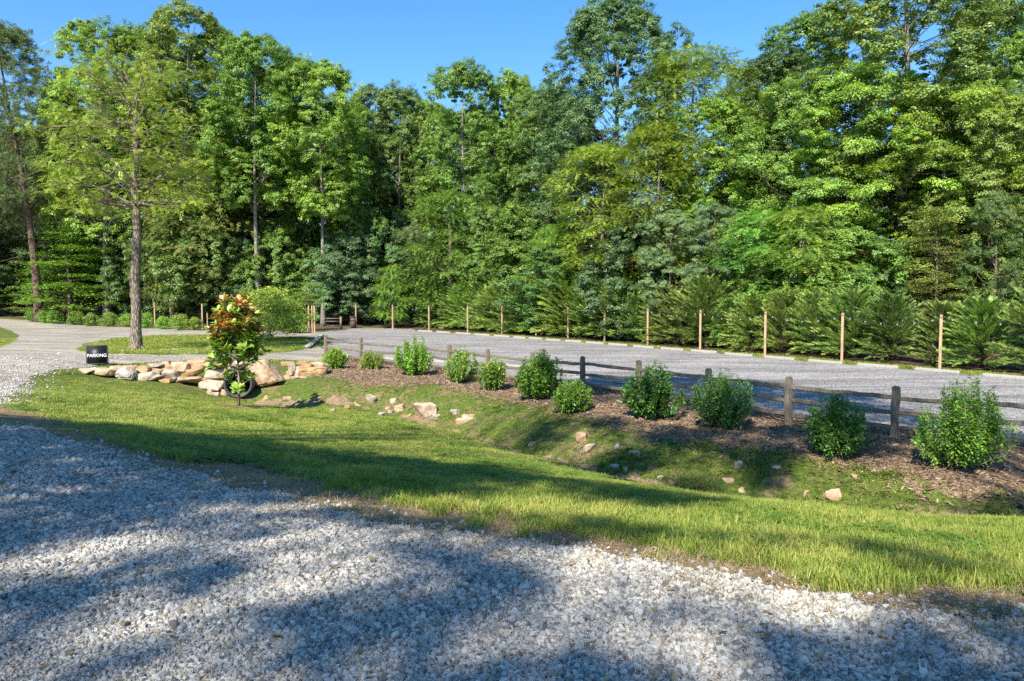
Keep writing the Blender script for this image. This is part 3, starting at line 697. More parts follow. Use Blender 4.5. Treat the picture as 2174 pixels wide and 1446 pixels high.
def trunk_mesh(name, mat, H, r0, targets, rs, lean=(0, 0), top=.92, sides=8, limb=.28, wob=.012, flare=1.5, n_limbs=30, start=.25):
    m = MB(); t = np.linspace(0, 1, 14); hz = t * H * top
    cx = lean[0] * t ** 1.3 + wob * H * np.sin(t * 5 + rs.uniform(0, 6)) * t; cy_ = lean[1] * t ** 1.3 + wob * H * np.sin(t * 4.2 + rs.uniform(0, 6)) * t
    pts = np.stack([cx, cy_, hz], 1); pts[0, 2] = -.25
    rad = r0 * (1 - t) ** .85 + .03; rad[0] *= flare; rad[1] *= 1.05
    dense = np.linspace(0, 13, 27); pd = np.stack([np.interp(dense, np.arange(14), pts[:, k]) for k in range(3)], 1); rd = np.interp(dense, np.arange(14), rad)
    m.tube(pd, rd, sides, jit=.05, rs=rs)
    if len(targets):
        sel = targets[rs.choice(len(targets), min(n_limbs, len(targets)), replace=False)]
        for c in sel:
            hr = np.hypot(c[0], c[1]); zb = np.clip(c[2] - hr * rs.uniform(.35, .9), H * start * .6, H * top * .96)
            b = np.array([np.interp(zb, pts[:, 2], pts[:, 0]), np.interp(zb, pts[:, 2], pts[:, 1]), zb])
            rb = max(.025, np.interp(zb, pts[:, 2], rad) * limb * rs.uniform(.7, 1.4))
            cv = curve(b, c, rs, .07, 7, .04); m.tube(cv, np.linspace(rb, .012, 7), 5, cap=False, jit=.05, rs=rs)
            e = cv[4]
            for _ in range(2):
                q = e + unit(rs.normal(0, 1, 3) + unit(c - b)) * np.linalg.norm(c - b) * .35
                m.tube(curve(e, q, rs, .08, 4), np.linspace(rb*.45, .008, 4), 4, cap=False)
    return m.mesh(name, mat, smooth=True)

def crown_centres(rs, H, z0, rad, prof, n, inner=.25, lump=.22):
    """clump centres on a lumpy envelope"""
    out = []; ph = rs.uniform(0, 6.28, 4)
    while len(out) < n:
        t = rs.rand() if len(out) > n*.06 else rs.uniform(.92, 1.0); pr = prof(t)
        if rs.rand() > pr ** .8 + .2: continue
        a = rs.uniform(0, 6.283)
        R = rad * pr * (1 + lump * math.sin(3*a + ph[0] + 6*t) + lump * .7 * math.sin(2*a + ph[1] - 9*t))
        q = R * ((1 - .35 * rs.rand() ** 1.5) if rs.rand() > inner else rs.rand() ** .5)
        out.append((q*math.cos(a), q*math.sin(a), z0 + (H - z0) * t))
    return np.array(out)
P_DOME = lambda t: max(.0, math.sin(math.pi * min(1, t*.80 + .20)) ** .6)
P_COL = lambda t: (min(1, .55 + t*1.2) if t < .5 else max(.02, (1 - ((t-.5)/.5) ** 2.4)) ** .5)
P_TALL = lambda t: max(.1, math.sin(math.pi * (t*.82+.12)) ** .8)

def make_broad(seed, H=28, z0=5, rad=4.6, prof=P_COL, n=60, br=1.5, sub=16, per=60, leaf=.20, mat='leaf', barkm='bark_pale', r0=.32, flat=.95, limbs=34, up=.6):
    """crown of separate boughs, each bough a cap of small leaf clusters"""
    rs = RS(seed); c = crown_centres(rs, H - br*.75, z0 + br*.5, rad - br*.6, prof, n, .15); k = len(c)
    ci = np.repeat(np.arange(k), sub); m = len(ci); R_b = (br * rs.uniform(.6, 1.3, k))[ci]
    outw = np.zeros((m, 3)); outw[:, :2] = unit(c[:, :2])[ci]
    d = unit(sph(m, rs) + outw * .45 + np.array([0, 0, .45]))
    q = c[ci] + d * (R_b * rs.uniform(.55, 1.05, m))[:, None] * np.array([1, 1, flat])
    rc = R_b * rs.uniform(.20, .40, m)
    c2 = np.repeat(np.arange(m), per); N_ = len(c2); e = sph(N_, rs)
    P = q[c2] + e * (rc[c2] * rs.rand(N_) ** .45)[:, None] * np.array([1, 1, .6])
    nn = unit(d[c2] * .7 + e * .5 + np.array([0, 0, up]) + rs.normal(0, .30, (N_, 3)))
    D = unit(np.cross(nn, rs.normal(0, 1, (N_, 3))) + d[c2] * .3 + np.array([0, 0, -.35]))
    rnd = np.clip(rs.normal(.5, .17, N_) + rs.uniform(-.15, .15, k)[ci][c2] + rs.uniform(-.12, .12, m)[c2], 0, 1)
    cm = leaf_mesh("crown", [leaf_quads(P, D, nn, leaf * rs.uniform(.6, 1.3, N_), leaf * .62, .12, rnd, rs)], M[mat])
    return cm, trunk_mesh("trunk", M[barkm], H, r0, c, rs, n_limbs=limbs), H
def make_frond(seed, H=20, z0=4, rad=4.5, prof=P_DOME, n=130, per=26, leaf=.13, Lf=.42, cr=1.1, barkm='bark', r0=.28, nl=6, wd=.42, droop=.35, limbs=40, flat=.45, lean=(0, 0), inner=.3):
    rs = RS(seed); c = crown_centres(rs, H - .5, z0, rad - .6, prof, n, inner); k = len(c)
    c[:, 0] += lean[0] * (c[:, 2]/H) ** 1.3; c[:, 1] += lean[1] * (c[:, 2]/H) ** 1.3
    ci = np.repeat(np.arange(k), per); N_ = len(ci); d = sph(N_, rs); d[:, 2] *= .5
    outw = np.zeros((N_, 3)); outw[:, :2] = unit(c[:, :2])[ci]
    P = c[ci] + d * (cr * rs.rand(N_) ** .5 * rs.uniform(.7, 1.2, N_))[:, None] * np.array([1, 1, flat])
    D = unit(outw * .6 + d + np.array([0, 0, .15]) + rs.normal(0, .3, (N_, 3)))
    rnd = np.clip(rs.normal(.5, .18, N_) + rs.uniform(-.2, .2, k)[ci], 0, 1)
    parts = frond_leaves(P, D, Lf * rs.uniform(.7, 1.2, N_), rs, nl, leaf, 62, wd, droop, rnd)
    cm = leaf_mesh("crown", parts, M['leaf']); tm = trunk_mesh("trunk", M[barkm], H, r0, c, rs, n_limbs=limbs, lean=lean)
    return cm, tm, H
def make_pine(seed, H=25, z0=9, rad=4.2, n=150, lean=(0, 0)):
    rs = RS(seed); prof = lambda t: max(.2, math.sin(math.pi*(t*.75+.2))); c = crown_centres(rs, H - .6, z0, rad, prof, n, .35, .3); k = len(c)
    c[:, 0] += lean[0] * (c[:, 2]/H) ** 1.3
    per = 9; sub = np.repeat(c, per, 0) + rs.normal(0, 1, (k*per, 3)) * np.array([.55, .55, .28]); nn = 42
    ci = np.repeat(np.arange(len(sub)), nn); d = sph(len(ci), rs); d = unit(d + np.array([0, 0, .45]))
    P = sub[ci] + d * .03; L = rs.uniform(.2, .34, len(ci)); rnd = np.clip(rs.normal(.5, .2, len(ci)), 0, 1)
    v = leaf_quads(P, d, rs.normal(0, 1, (len(ci), 3)), L, .028, .0, rnd, rs)
    cm = leaf_mesh("crown", [v], M['needle']); tm = trunk_mesh("trunk", M['bark_pine'], H, .30, c, rs, lean=lean, n_limbs=60, wob=.01)
    return cm, tm, H
def make_cypress(seed, H=4.6, rad=2.0):
    rs = RS(seed); Pl = []; Dl = []; Ll = []; Rl = []; m = MB(); m.tube([(0, 0, -.2), (0, 0, H*.5), (0, 0, H*.93)], [.09, .05, .015], 7)
    for k in range(250):
        t = rs.rand() ** 1.35; a = rs.uniform(0, 6.283); z0 = .05 + t*(H-.9); R = rad*(1-t)**.5*rs.uniform(.7, 1.12) + .12
        o = np.array([math.cos(a), math.sin(a), 0]); b = np.array([0, 0, z0]); e = b + o*R + np.array([0, 0, R*rs.uniform(.45, 1.15)*min(1, .15 + t*3.5) + .35*t])
        n = 8; tt = np.linspace(0, 1, n)[:, None]; cv = b + (e-b)*tt; cv[:, 2] += .14*R*np.sin(math.pi*tt[:, 0])
        m.tube(cv, np.linspace(.018, .004, n), 4, cap=False); ax = unit(e-b); sd = unit(np.cross(ax, [0, 0, 1.0]))
        r0 = np.clip(rs.normal(.5, .2), 0, 1)
        for i in range(16):
            f = .30 + .70*(i/15); j = min(int(f*(n-1)), n-2); c = cv[j] + (cv[j+1]-cv[j])*(f*(n-1)-j)
            sg = 1 if i % 2 else -1; d = unit(ax*.9 + sg*sd*rs.uniform(.35, .8)*(1.05-f*.7) + np.array([0, 0, rs.uniform(-.10, .5)])) if i < 15 else ax
            Pl.append(c); Dl.append(d); Ll.append((.50 - .22*f)*rs.uniform(.75, 1.2)*(.6 + R*.25)); Rl.append(np.clip(r0 + .18*f + rs.normal(0, .08), 0, 1))
    P = np.array(Pl); D = np.array(Dl)
    parts = frond_leaves(P, D, np.array(Ll), rs, 12, .095, 34, .26, .16, np.array(Rl), roll=.9)
    return leaf_mesh("crown", parts, M['needle']), m.mesh("trunk", M['bark_dark'], True), H
def make_layered(seed, H=6, rad=3.2, layers=9, leaf=.12, n=1500, barkm='bark_dark', z0=.9):
    """horizontally tiered crown of a dogwood"""
    rs = RS(seed); parts = []; cs = []
    for k in range(layers):
        t = (k + .5)/layers; z = z0 + (H - z0)*t; R = rad * (1 - t*.75) * rs.uniform(.75, 1.1); nb = int(7*(1-t*.6)) + 3
        for b in range(nb):
            a = rs.uniform(0, 6.283); q = R*rs.uniform(.35, .95); c = np.array([q*math.cos(a), q*math.sin(a), z + rs.uniform(-.25, .25)]); cs.append(c)
            m = int(n/(nb) * (1-t*.5)); rr2 = rs.uniform(.5, .95); d = rs.normal(0, 1, (m, 3)) * np.array([rr2*.55, rr2*.55, .055])
            d[:, 2] -= .12*(d[:, 0]**2 + d[:, 1]**2)
            P = c + d; nn = unit(np.array([0, 0, 1.0]) + rs.normal(0, .3, (m, 3))); D = np.cross(nn, rs.normal(0, 1, (m, 3)))
            L = leaf * rs.uniform(.7, 1.2, m); parts.append(leaf_quads(P, D, nn, L, L*.6, .1, np.clip(rs.normal(.5, .2, m), 0, 1), rs))
    cs = np.array(cs)
    return leaf_mesh("crown", parts, M['leaf']), trunk_mesh("trunk", M[barkm], H, .11, cs, rs, n_limbs=45, start=.05), H
def make_bushy(seed, H=3, rad=2, n=110, cr=.55, leaf=.10, per=120, barkm='bark_dark'):
    rs = RS(seed); c = crown_centres(rs, H-cr*.6, cr*.7, rad-cr*.5, lambda t: max(.1, math.sin(math.pi*(t*.72+.28)) ** .5), n, .3)
    rad_ = cr*rs.uniform(.6, 1.3, n)
    m = MB()
    for k in range(9):
        e = c[rs.randint(len(c))]; m.tube(curve((rs.normal(0, .12), rs.normal(0, .12), -.1), e, rs, .06, 6), np.linspace(.035, .008, 6), 5, cap=False)
    return leaf_mesh("crown", [clump_leaves(c, rad_, per, leaf, rs, .8)], M['leaf']), m.mesh("stem", M[barkm], True), H

KINDS = {
 'popA': make_broad(1, 28, 3.5, 5.2, P_COL, 215, 1.2, 15, 60, .165),
 'popB': make_broad(2, 28, 5.5, 5.2, P_COL, 185, 1.3, 15, 60, .17),
 'popC': make_broad(3, 28, 2, 5.6, P_COL, 240, 1.2, 14, 60, .16),
 'popD': make_broad(14, 28, 11, 4.8, P_COL, 150, 1.25, 15, 60, .165, r0=.22),
 'sparse': make_broad(4, 28, 7, 5.2, P_COL, 170, 1.1, 13, 56, .165, r0=.3, limbs=70),
 'dark': make_broad(5, 27, 4, 6.2, P_COL, 320, 1.15, 14, 60, .15, barkm='bark_pale', limbs=90, r0=.34),
 'broadA': make_broad(6, 16, 2.2, 4.8, P_COL, 165, .95, 15, 60, .105, barkm='bark', r0=.2),
 'broadB': make_broad(7, 15, 1.5, 4.6, P_COL, 165, .9, 15, 60, .10, barkm='bark', r0=.18, flat=.45),
 'underA': make_broad(8, 8, .4, 3.0, P_DOME, 70, .85, 15, 60, .13, barkm='bark_dark', r0=.1, limbs=20),
 'underB': make_broad(9, 8, .3, 3.2, P_TALL, 72, .8, 15, 60, .12, barkm='bark', r0=.1, limbs=20, flat=.5),
 'locA': make_frond(10, 20, 3, 5.4, P_COL, 330, 34, .15, .50),
 'locB': make_frond(11, 12, 1.5, 4.2, P_COL, 190, 34, .14, .5),
 'ail': make_frond(12, 9, 1, 3.2, P_DOME, 90, 26, .20, .75, nl=8, wd=.3),
 'cypA': make_cypress(20), 'cypB': make_cypress(21, 4.6, 2.15), 'cypC': make_cypress(22, 4.6, 1.85),
 'pine': make_pine(25, 25, 9.5, 4.4, 300, (-2.2, 0)),
 'dogw': make_layered(30, 6, 3.4), 'dogwlow': make_layered(33, 5, 3.0, 4, .12, 1500, 'bark', 2.8), 'layr': make_layered(31, 9, 3.6, 11, .14, 1500, 'bark', 2.5),
}
def plant(kind, name, X, Y, H, wf=1.0, col=(.07, .13, .025), rz=None, label='', cat='tree', group=None, crown='crown', trunk='trunk', z=None, tilt=0):
    cm, tm, h0 = KINDS[kind]; s = H / h0
    rz = random.Random(int(X*91 + Y*37)).uniform(0, 6.28) if rz is None else rz
    r = empty(name, (X, Y, gz(X, Y) if z is None else z), rz, label, cat, group); r.scale = (s*wf, s*wf, s)
    if name == 'cypress_tree': q_ = random.Random(int(X*50)); r.rotation_euler = (q_.uniform(-.09, .09), q_.uniform(-.09, .09), rz)
    if tilt: r.rotation_euler = (0, tilt, rz)
    obj(crown, cm, r, color=col); obj(trunk, tm, r)
    return r

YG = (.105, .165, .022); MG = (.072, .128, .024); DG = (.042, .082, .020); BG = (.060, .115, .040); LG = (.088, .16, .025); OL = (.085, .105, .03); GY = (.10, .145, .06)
def col_jit(c, k):
    r = random.Random(k); f = r.uniform(.8, 1.2); return tuple(min(.3, x*f*r.uniform(.90, 1.10)) for x in c)
def px_tree(px, Y, top, **kw):
    X = (px - CX) / F * Y; z = gz(X, Y); H = at_Y(px, top, Y)[2] - z
    return X, H
TREES = [ # px, Y, top_py, kind, width factor, colour, name, label
 (228,80,42,'sparse',1.05,LG,'poplar_tree','tall thin-leaved poplar behind the upper crown of the big lawn tree'),
 (330,86,50,'popC',.95,MG,'poplar_tree','dense tall poplar rising behind the big lawn tree, right of its trunk'),
 (405,80,5,'sparse',1.0,MG,'poplar_tree','loose-crowned poplar with the highest top on the left half of the skyline'),
 (475,84,60,'sparse',1.0,LG,'poplar_tree','airy poplar just right of the highest left-hand treetop'),
 (548,77,72,'popD',1.0,LG,'poplar_tree','poplar with a long pale bare trunk left of the crooked rail fence end'),
 (625,85,118,'popA',.95,MG,'poplar_tree','broad rounded poplar where the left skyline begins to step down'),
 (686,77,128,'popD',1.0,LG,'poplar_tree','poplar with a slim pale trunk above the two paired light posts'),
 (735,84,205,'popA',.8,YG,'poplar_tree','yellowish poplar at the lower right end of the left skyline'),
 (795,92,182,'sparse',1.0,BG,'poplar_tree','small-topped airy poplar left of the pointed treetop'),
 (850,88,176,'popC',.85,MG,'poplar_tree','poplar with a pointed dark green top in the middle of the skyline'),
 (905,90,205,'popA',.7,YG,'poplar_tree','lower rounded poplar tucked left of the big central dome'),
 (988,79,128,'popC',.92,MG,'poplar_tree','tall poplar with the big rounded dome in the centre of the skyline'),
 (1088,82,146,'popA',.72,LG,'poplar_tree','round-topped poplar just right of the central dome'),
 (1165,78,186,'sparse',1.05,MG,'poplar_tree','open-crowned poplar at the foot of the very tall dark tree'),
 (1215,82,205,'sparse',1.0,BG,'poplar_tree','see-through poplar against the sky under the very tall dark tree'),
 (1306,66,-8,'dark',1.0,(.05,.082,.032),'oak_tree','very tall dark oak with small leaves, its top at the upper edge'),
 (1462,60,94,'locA',1.0,YG,'locust_tree','tall feathery yellow-green locust with a rounded top right of the dark oak'),
 (1510,57,200,'popC',1.0,LG,'poplar_tree','dense bright green tree right under the rounded locust top'),
 (1395,56,255,'locA',1.0,YG,'locust_tree','drooping yellow-green locust in front of the dark oak'),
 (1275,60,300,'locA',1.05,YG,'locust_tree','feathery locust leaning over the middle of the evergreen hedge'),
 (1600,63,130,'sparse',.9,(.05,.085,.028),'walnut_tree','thin dark tree with blue sky showing through beside the locust'),
 (1650,58,100,'sparse',.9,DG,'walnut_tree','thin dark tree with blue sky showing through, right of its twin'),
 (1740,54,150,'broadA',1.15,LG,'maple_tree','tall light green maple in the right part of the wood edge'),
 (1830,50,130,'broadB',1.1,LG,'cherry_tree','pale green cherry under the overhanging limbs at the upper right'),
 (1905,50,-170,'sparse',1.25,MG,'tulip_tree','huge tulip tree whose limbs cross the upper right edge'),
 (1990,47,170,'broadB',1.2,YG,'cherry_tree','yellow-green spreading cherry in the right part of the wood edge'),
 (2100,44,190,'broadA',.95,(.10,.15,.028),'maple_tree','light maple near the right edge at mid height'),
 (2185,46,40,'popC',.9,MG,'poplar_tree','bright green tall tree cut by the right edge'),
 (2080,58,-20,'popB',1.0,MG,'poplar_tree','tall tree behind the pale cherry at the upper right'),
 (1720,60,30,'sparse',1.15,MG,'tulip_tree','tulip tree with hanging leaf clumps left of the huge overhanging one'),
 # middle storey
 (432,79,450,'underA',1.0,MG,'maple_tree','leafy low maple between the magnolia and the lawn tree trunk'),
 (512,80,500,'underB',.9,BG,'hornbeam_tree','low blue-green tree just left of the long pale trunk'),
 (590,79,470,'underA',.85,LG,'maple_tree','bright low maple just right of the long pale trunk'),
 (640,80,520,'underB',.8,MG,'hornbeam_tree','low round tree above the flat-topped tiered tree'),
 (718,79,490,'underA',.9,BG,'maple_tree','low maple right of the slim pale trunk'),
 (775,81,430,'broadA',.75,MG,'maple_tree','taller maple behind the left end of the hedge'),
 (470,82,300,'locB',1.2,OL,'locust_tree','olive-green feathery tree right of the big lawn tree'),
 (400,79,420,'broadA',.9,MG,'maple_tree','mid green maple low behind the big lawn tree'),
 (492,84,455,'underA',1.0,LG,'maple_tree','small maple left of the long pale trunk'),
 (612,82,440,'broadB',.72,BG,'maple_tree','blue-green small tree right of the long pale trunk'),
 (650,86,470,'underB',.8,MG,'hornbeam_tree','small tree behind the paired light posts'),
 (745,79,490,'underB',1.1,(.06,.10,.038),'cherry_tree','grey-green low tree behind the left end of the hedge'),
 (820,81,470,'underA',1.0,BG,'maple_tree','low tree left of the greyish dense one'),
 (880,79,470,'broadB',.7,(.065,.105,.04),'holly_tree','greyish dense small tree above the left part of the hedge'),
 (835,75,560,'ail',.9,LG,'sumac_tree','bright green sumac just above the left end of the hedge'),
 (955,75,400,'locB',1.0,(.07,.145,.022),'locust_tree','vivid green feathery tree below the central dome'),
 (1030,73,430,'broadA',.8,MG,'maple_tree','maple below the round-topped poplar'),
 (1110,70,450,'underA',1.15,MG,'maple_tree','dark-footed small tree above the middle of the hedge'),
 (1180,64,470,'locB',.9,LG,'locust_tree','low drooping locust left of the leaning one'),
 (1340,55,470,'underA',1.1,BG,'maple_tree','low maple in front of the drooping locust'),
 (1420,52,440,'broadB',.85,GY,'cherry_tree','pale grey-green tree above the hedge under the rounded locust'),
 (1515,50,425,'broadB',.9,(.075,.135,.045),'ash_tree','silvery green dense tree under the thin dark tree'),
 (1610,48,440,'ail',1.15,(.07,.145,.025),'sumac_tree','long-leaved bright green sumac right of the silvery tree'),
 (1700,46,435,'ail',1.2,LG,'sumac_tree','long-leaved green sumac with arching sprays above the hedge'),
 (1790,45,470,'underA',1.1,MG,'maple_tree','shaded small maple left of the tiered tree'),
 (1985,43,440,'layr',.95,(.115,.165,.04),'dogwood_tree','pale tiered tree with a bare slender trunk above the hedge'),
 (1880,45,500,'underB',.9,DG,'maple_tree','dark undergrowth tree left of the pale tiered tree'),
 (2110,41,400,'broadB',.7,(.06,.12,.025),'maple_tree','dense green tree at the right edge above the hedge'),
 (2060,50,330,'underA',1.3,MG,'maple_tree','mid green tree right of the pale tiered tree'),
]
for k, (px, Y, top, kind, wf, colr, nm, lab) in enumerate(TREES):
    X, H = px_tree(px, Y, top); plant(kind, nm, X, Y, H, wf, col_jit(colr, k), label=lab, group='trees along the edge of the wood')
# deep back rows that close the wood
rb = random.Random(5)
BACK = []
for k in range(17): BACK.append((-60 + k*75 + rb.uniform(-20, 20), rb.uniform(94, 104), rb.uniform(215, 270)))
for k in range(6): BACK.append((1290 + k*150 + rb.uniform(-30, 30), rb.uniform(70, 78), rb.uniform(200, 330) if k > 1 else 420))
for k, (px, Y, top) in enumerate(BACK):
    X, H = px_tree(px, Y, top); plant(('popA', 'popC', 'popB')[k % 3], 'woodland_tree', X, Y, H, rb.uniform(1.0, 1.2), col_jit(MG, 100+k), label='tall tree half hidden in the dim rows behind the wood edge', group='back rows of the wood')
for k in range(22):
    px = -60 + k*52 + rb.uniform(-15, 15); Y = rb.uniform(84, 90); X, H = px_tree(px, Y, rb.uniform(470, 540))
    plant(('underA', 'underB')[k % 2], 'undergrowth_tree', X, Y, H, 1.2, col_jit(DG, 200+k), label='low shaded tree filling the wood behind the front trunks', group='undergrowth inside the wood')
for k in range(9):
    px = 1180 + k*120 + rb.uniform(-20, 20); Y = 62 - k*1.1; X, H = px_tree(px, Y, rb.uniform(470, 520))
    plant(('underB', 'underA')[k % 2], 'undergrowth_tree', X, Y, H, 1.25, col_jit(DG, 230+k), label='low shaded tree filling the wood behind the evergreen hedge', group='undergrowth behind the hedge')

# evergreen hedge: cypresses behind the wheel stops
hp = []; X = 26.0
while X > -11.5:
    hp.append((X, stop_line(X) + 0)); X -= 1.12 + .12*math.sin(X*3)
hedge = []
for k, (X, Y) in enumerate(hp):
    far = (Y - 30) / 45; X += 2.7 + max(0, far)*.9; Y += 1.9 + max(0, far)*1.0
    H = 3.3 + 1.4 * min(1, max(0, far)) + random.Random(k).uniform(-.7, .9)
    if X < -12: H *= .6
    hedge.append((X, Y, H))
n_h = len(hedge)
PPX = [1995,1787,1624,1486.5,1375,1283.5,1206,1138,1066,993,911,834,756]
OW = ['first','second','third','fourth','fifth','sixth','seventh','eighth','ninth','tenth','eleventh','twelfth','thirteenth']
gap_n = {}
for k, (X, Y, H) in enumerate(hedge):
    pxk = CX + X/Y*F
    gi = sum(1 for q in PPX if pxk < q); gap_n[gi] = gap_n.get(gi, 0) + 1; wi = OW[gap_n[gi] - 1]
    lab = ('%s hedge cypress from the right, right of the rightmost orange post' % wi) if gi == 0 else ('%s hedge cypress left of the leftmost orange post' % wi) if gi == 13 else '%s hedge cypress leftward in the gap after the %s orange post from the right' % (wi, OW[gi-1])
    plant(('cypA', 'cypB', 'cypC')[k % 3], 'cypress_tree', X, Y, H, 1.05 + .12*math.sin(k*2.1), col_jit((.085, .148, .028), 300+k), label=lab, group='cypress hedge beyond the parking lot')

# pine on the left, partner pines
X, H = px_tree(84, 77.5, 42); plant('pine', 'pine_tree', X, 77.5, H, 1.05, (.06, .09, .026), rz=0, label='leaning dark pine at the left edge with bare lower trunk', group='pines at the left edge')
X, H = px_tree(140, 86, 190); plant('pine', 'pine_tree', X, 86, H, 1.0, (.06, .092, .028), rz=2.2, label='second pine just right of the leaning one, partly behind the lawn tree', group='pines at the left edge')
X, H = px_tree(-20, 84, 200); plant('pine', 'pine_tree', X, 84, H, 1.1, (.065, .10, .03), rz=1, label='shorter pine with low grey-green boughs at the left edge', group='pines at the left edge')
X, H = px_tree(45, 88, 430); plant('pine', 'pine_tree', X, 88, H, 1.3, (.08, .115, .042), rz=4, label='small pine with spreading low boughs below the leaning pine', group='pines at the left edge')
for (px, Y, top, kind, wf, colr, nm, lab) in [
  (150,79,480,'dogw',1.3,(.085,.17,.02),'dogwood_tree','bright tiered dogwood behind the row of small shrubs'),
  (225,81,520,'dogw',1.15,(.075,.155,.022),'dogwood_tree','smaller tiered dogwood just left of the big lawn tree trunk'),
  (90,80,560,'dogw',1.2,(.08,.16,.022),'dogwood_tree','low dogwood at the left end of the shrub row'),
  (365,78,440,'locB',.8,(.085,.13,.03),'cherry_tree','reddish-trunked cherry right of the big lawn tree'),
  (20,92,420,'broadA',.9,DG,'maple_tree','shaded maple behind the pines at the left edge'),
  (430,79,540,'underB',.8,DG,'hornbeam_tree','dark low tree left of the magnolia'),
  (310,80,480,'underA',1.0,DG,'hornbeam_tree','dark low tree behind the big lawn tree trunk'),
  (655,69,600,'dogwlow',1.0,(.10,.18,.03),'dogwood_tree','low tiered tree with a flat top over the paired posts'),
 ]:
    X, H = px_tree(px, Y, top); plant(kind, nm, X, Y, H, wf, colr, label=lab)
# yellow-green multi-stem shrub tree near the island's right end
KINDS['myrtle'] = make_bushy(41, 3.2, 2.2, 130, .5, .09, 110, 'bark')
p = hit(582, 722); H = 3.2; top = at_Y(582, 618, p[1])[2] - p[2]
KINDS['myrtle'] = make_bushy(41, top, 1.95, 150, .5, .10, 110, 'bark')
plant('myrtle', 'myrtle_tree', p[0] - .3, p[1], top, 1.3, (.15, .21, .035), rz=1, label='round yellow-green myrtle standing at the right end of the lawn island', z=p[2] + .35)
KINDS['lowbush'] = make_bushy(42, 1.3, .8, 50, .28, .08, 110)
KINDS['lowbush2'] = make_bushy(43, 1.3, .75, 45, .30, .075, 110)
row = [(72,683),(98,686),(117,687),(160,690),(196,692),(232,694),(268,694),(308,697),(348,699),(382,701),(416,701)]
for k, (px, py) in enumerate(row):
    p = hit(px, py); plant(('lowbush', 'lowbush2')[k % 2], 'round_shrub', p[0], p[1], 1.35 + .15*math.sin(k*3), .95, col_jit((.095, .17, .022), 400+k), label='small round bright green shrub, number in the row: %s from the left' % ['first','second','third','fourth','fifth','sixth','seventh','eighth','ninth','tenth','eleventh'][k], cat='shrub', group='round shrubs along the far driveway', trunk='stem')
p = hit(622, 708); plant('lowbush', 'round_shrub', p[0], p[1] + .5, 1.6, 1.1, (.11, .19, .02), label='bright yellow-green shrub at the foot of the tree by the paired posts', cat='shrub', trunk='stem')

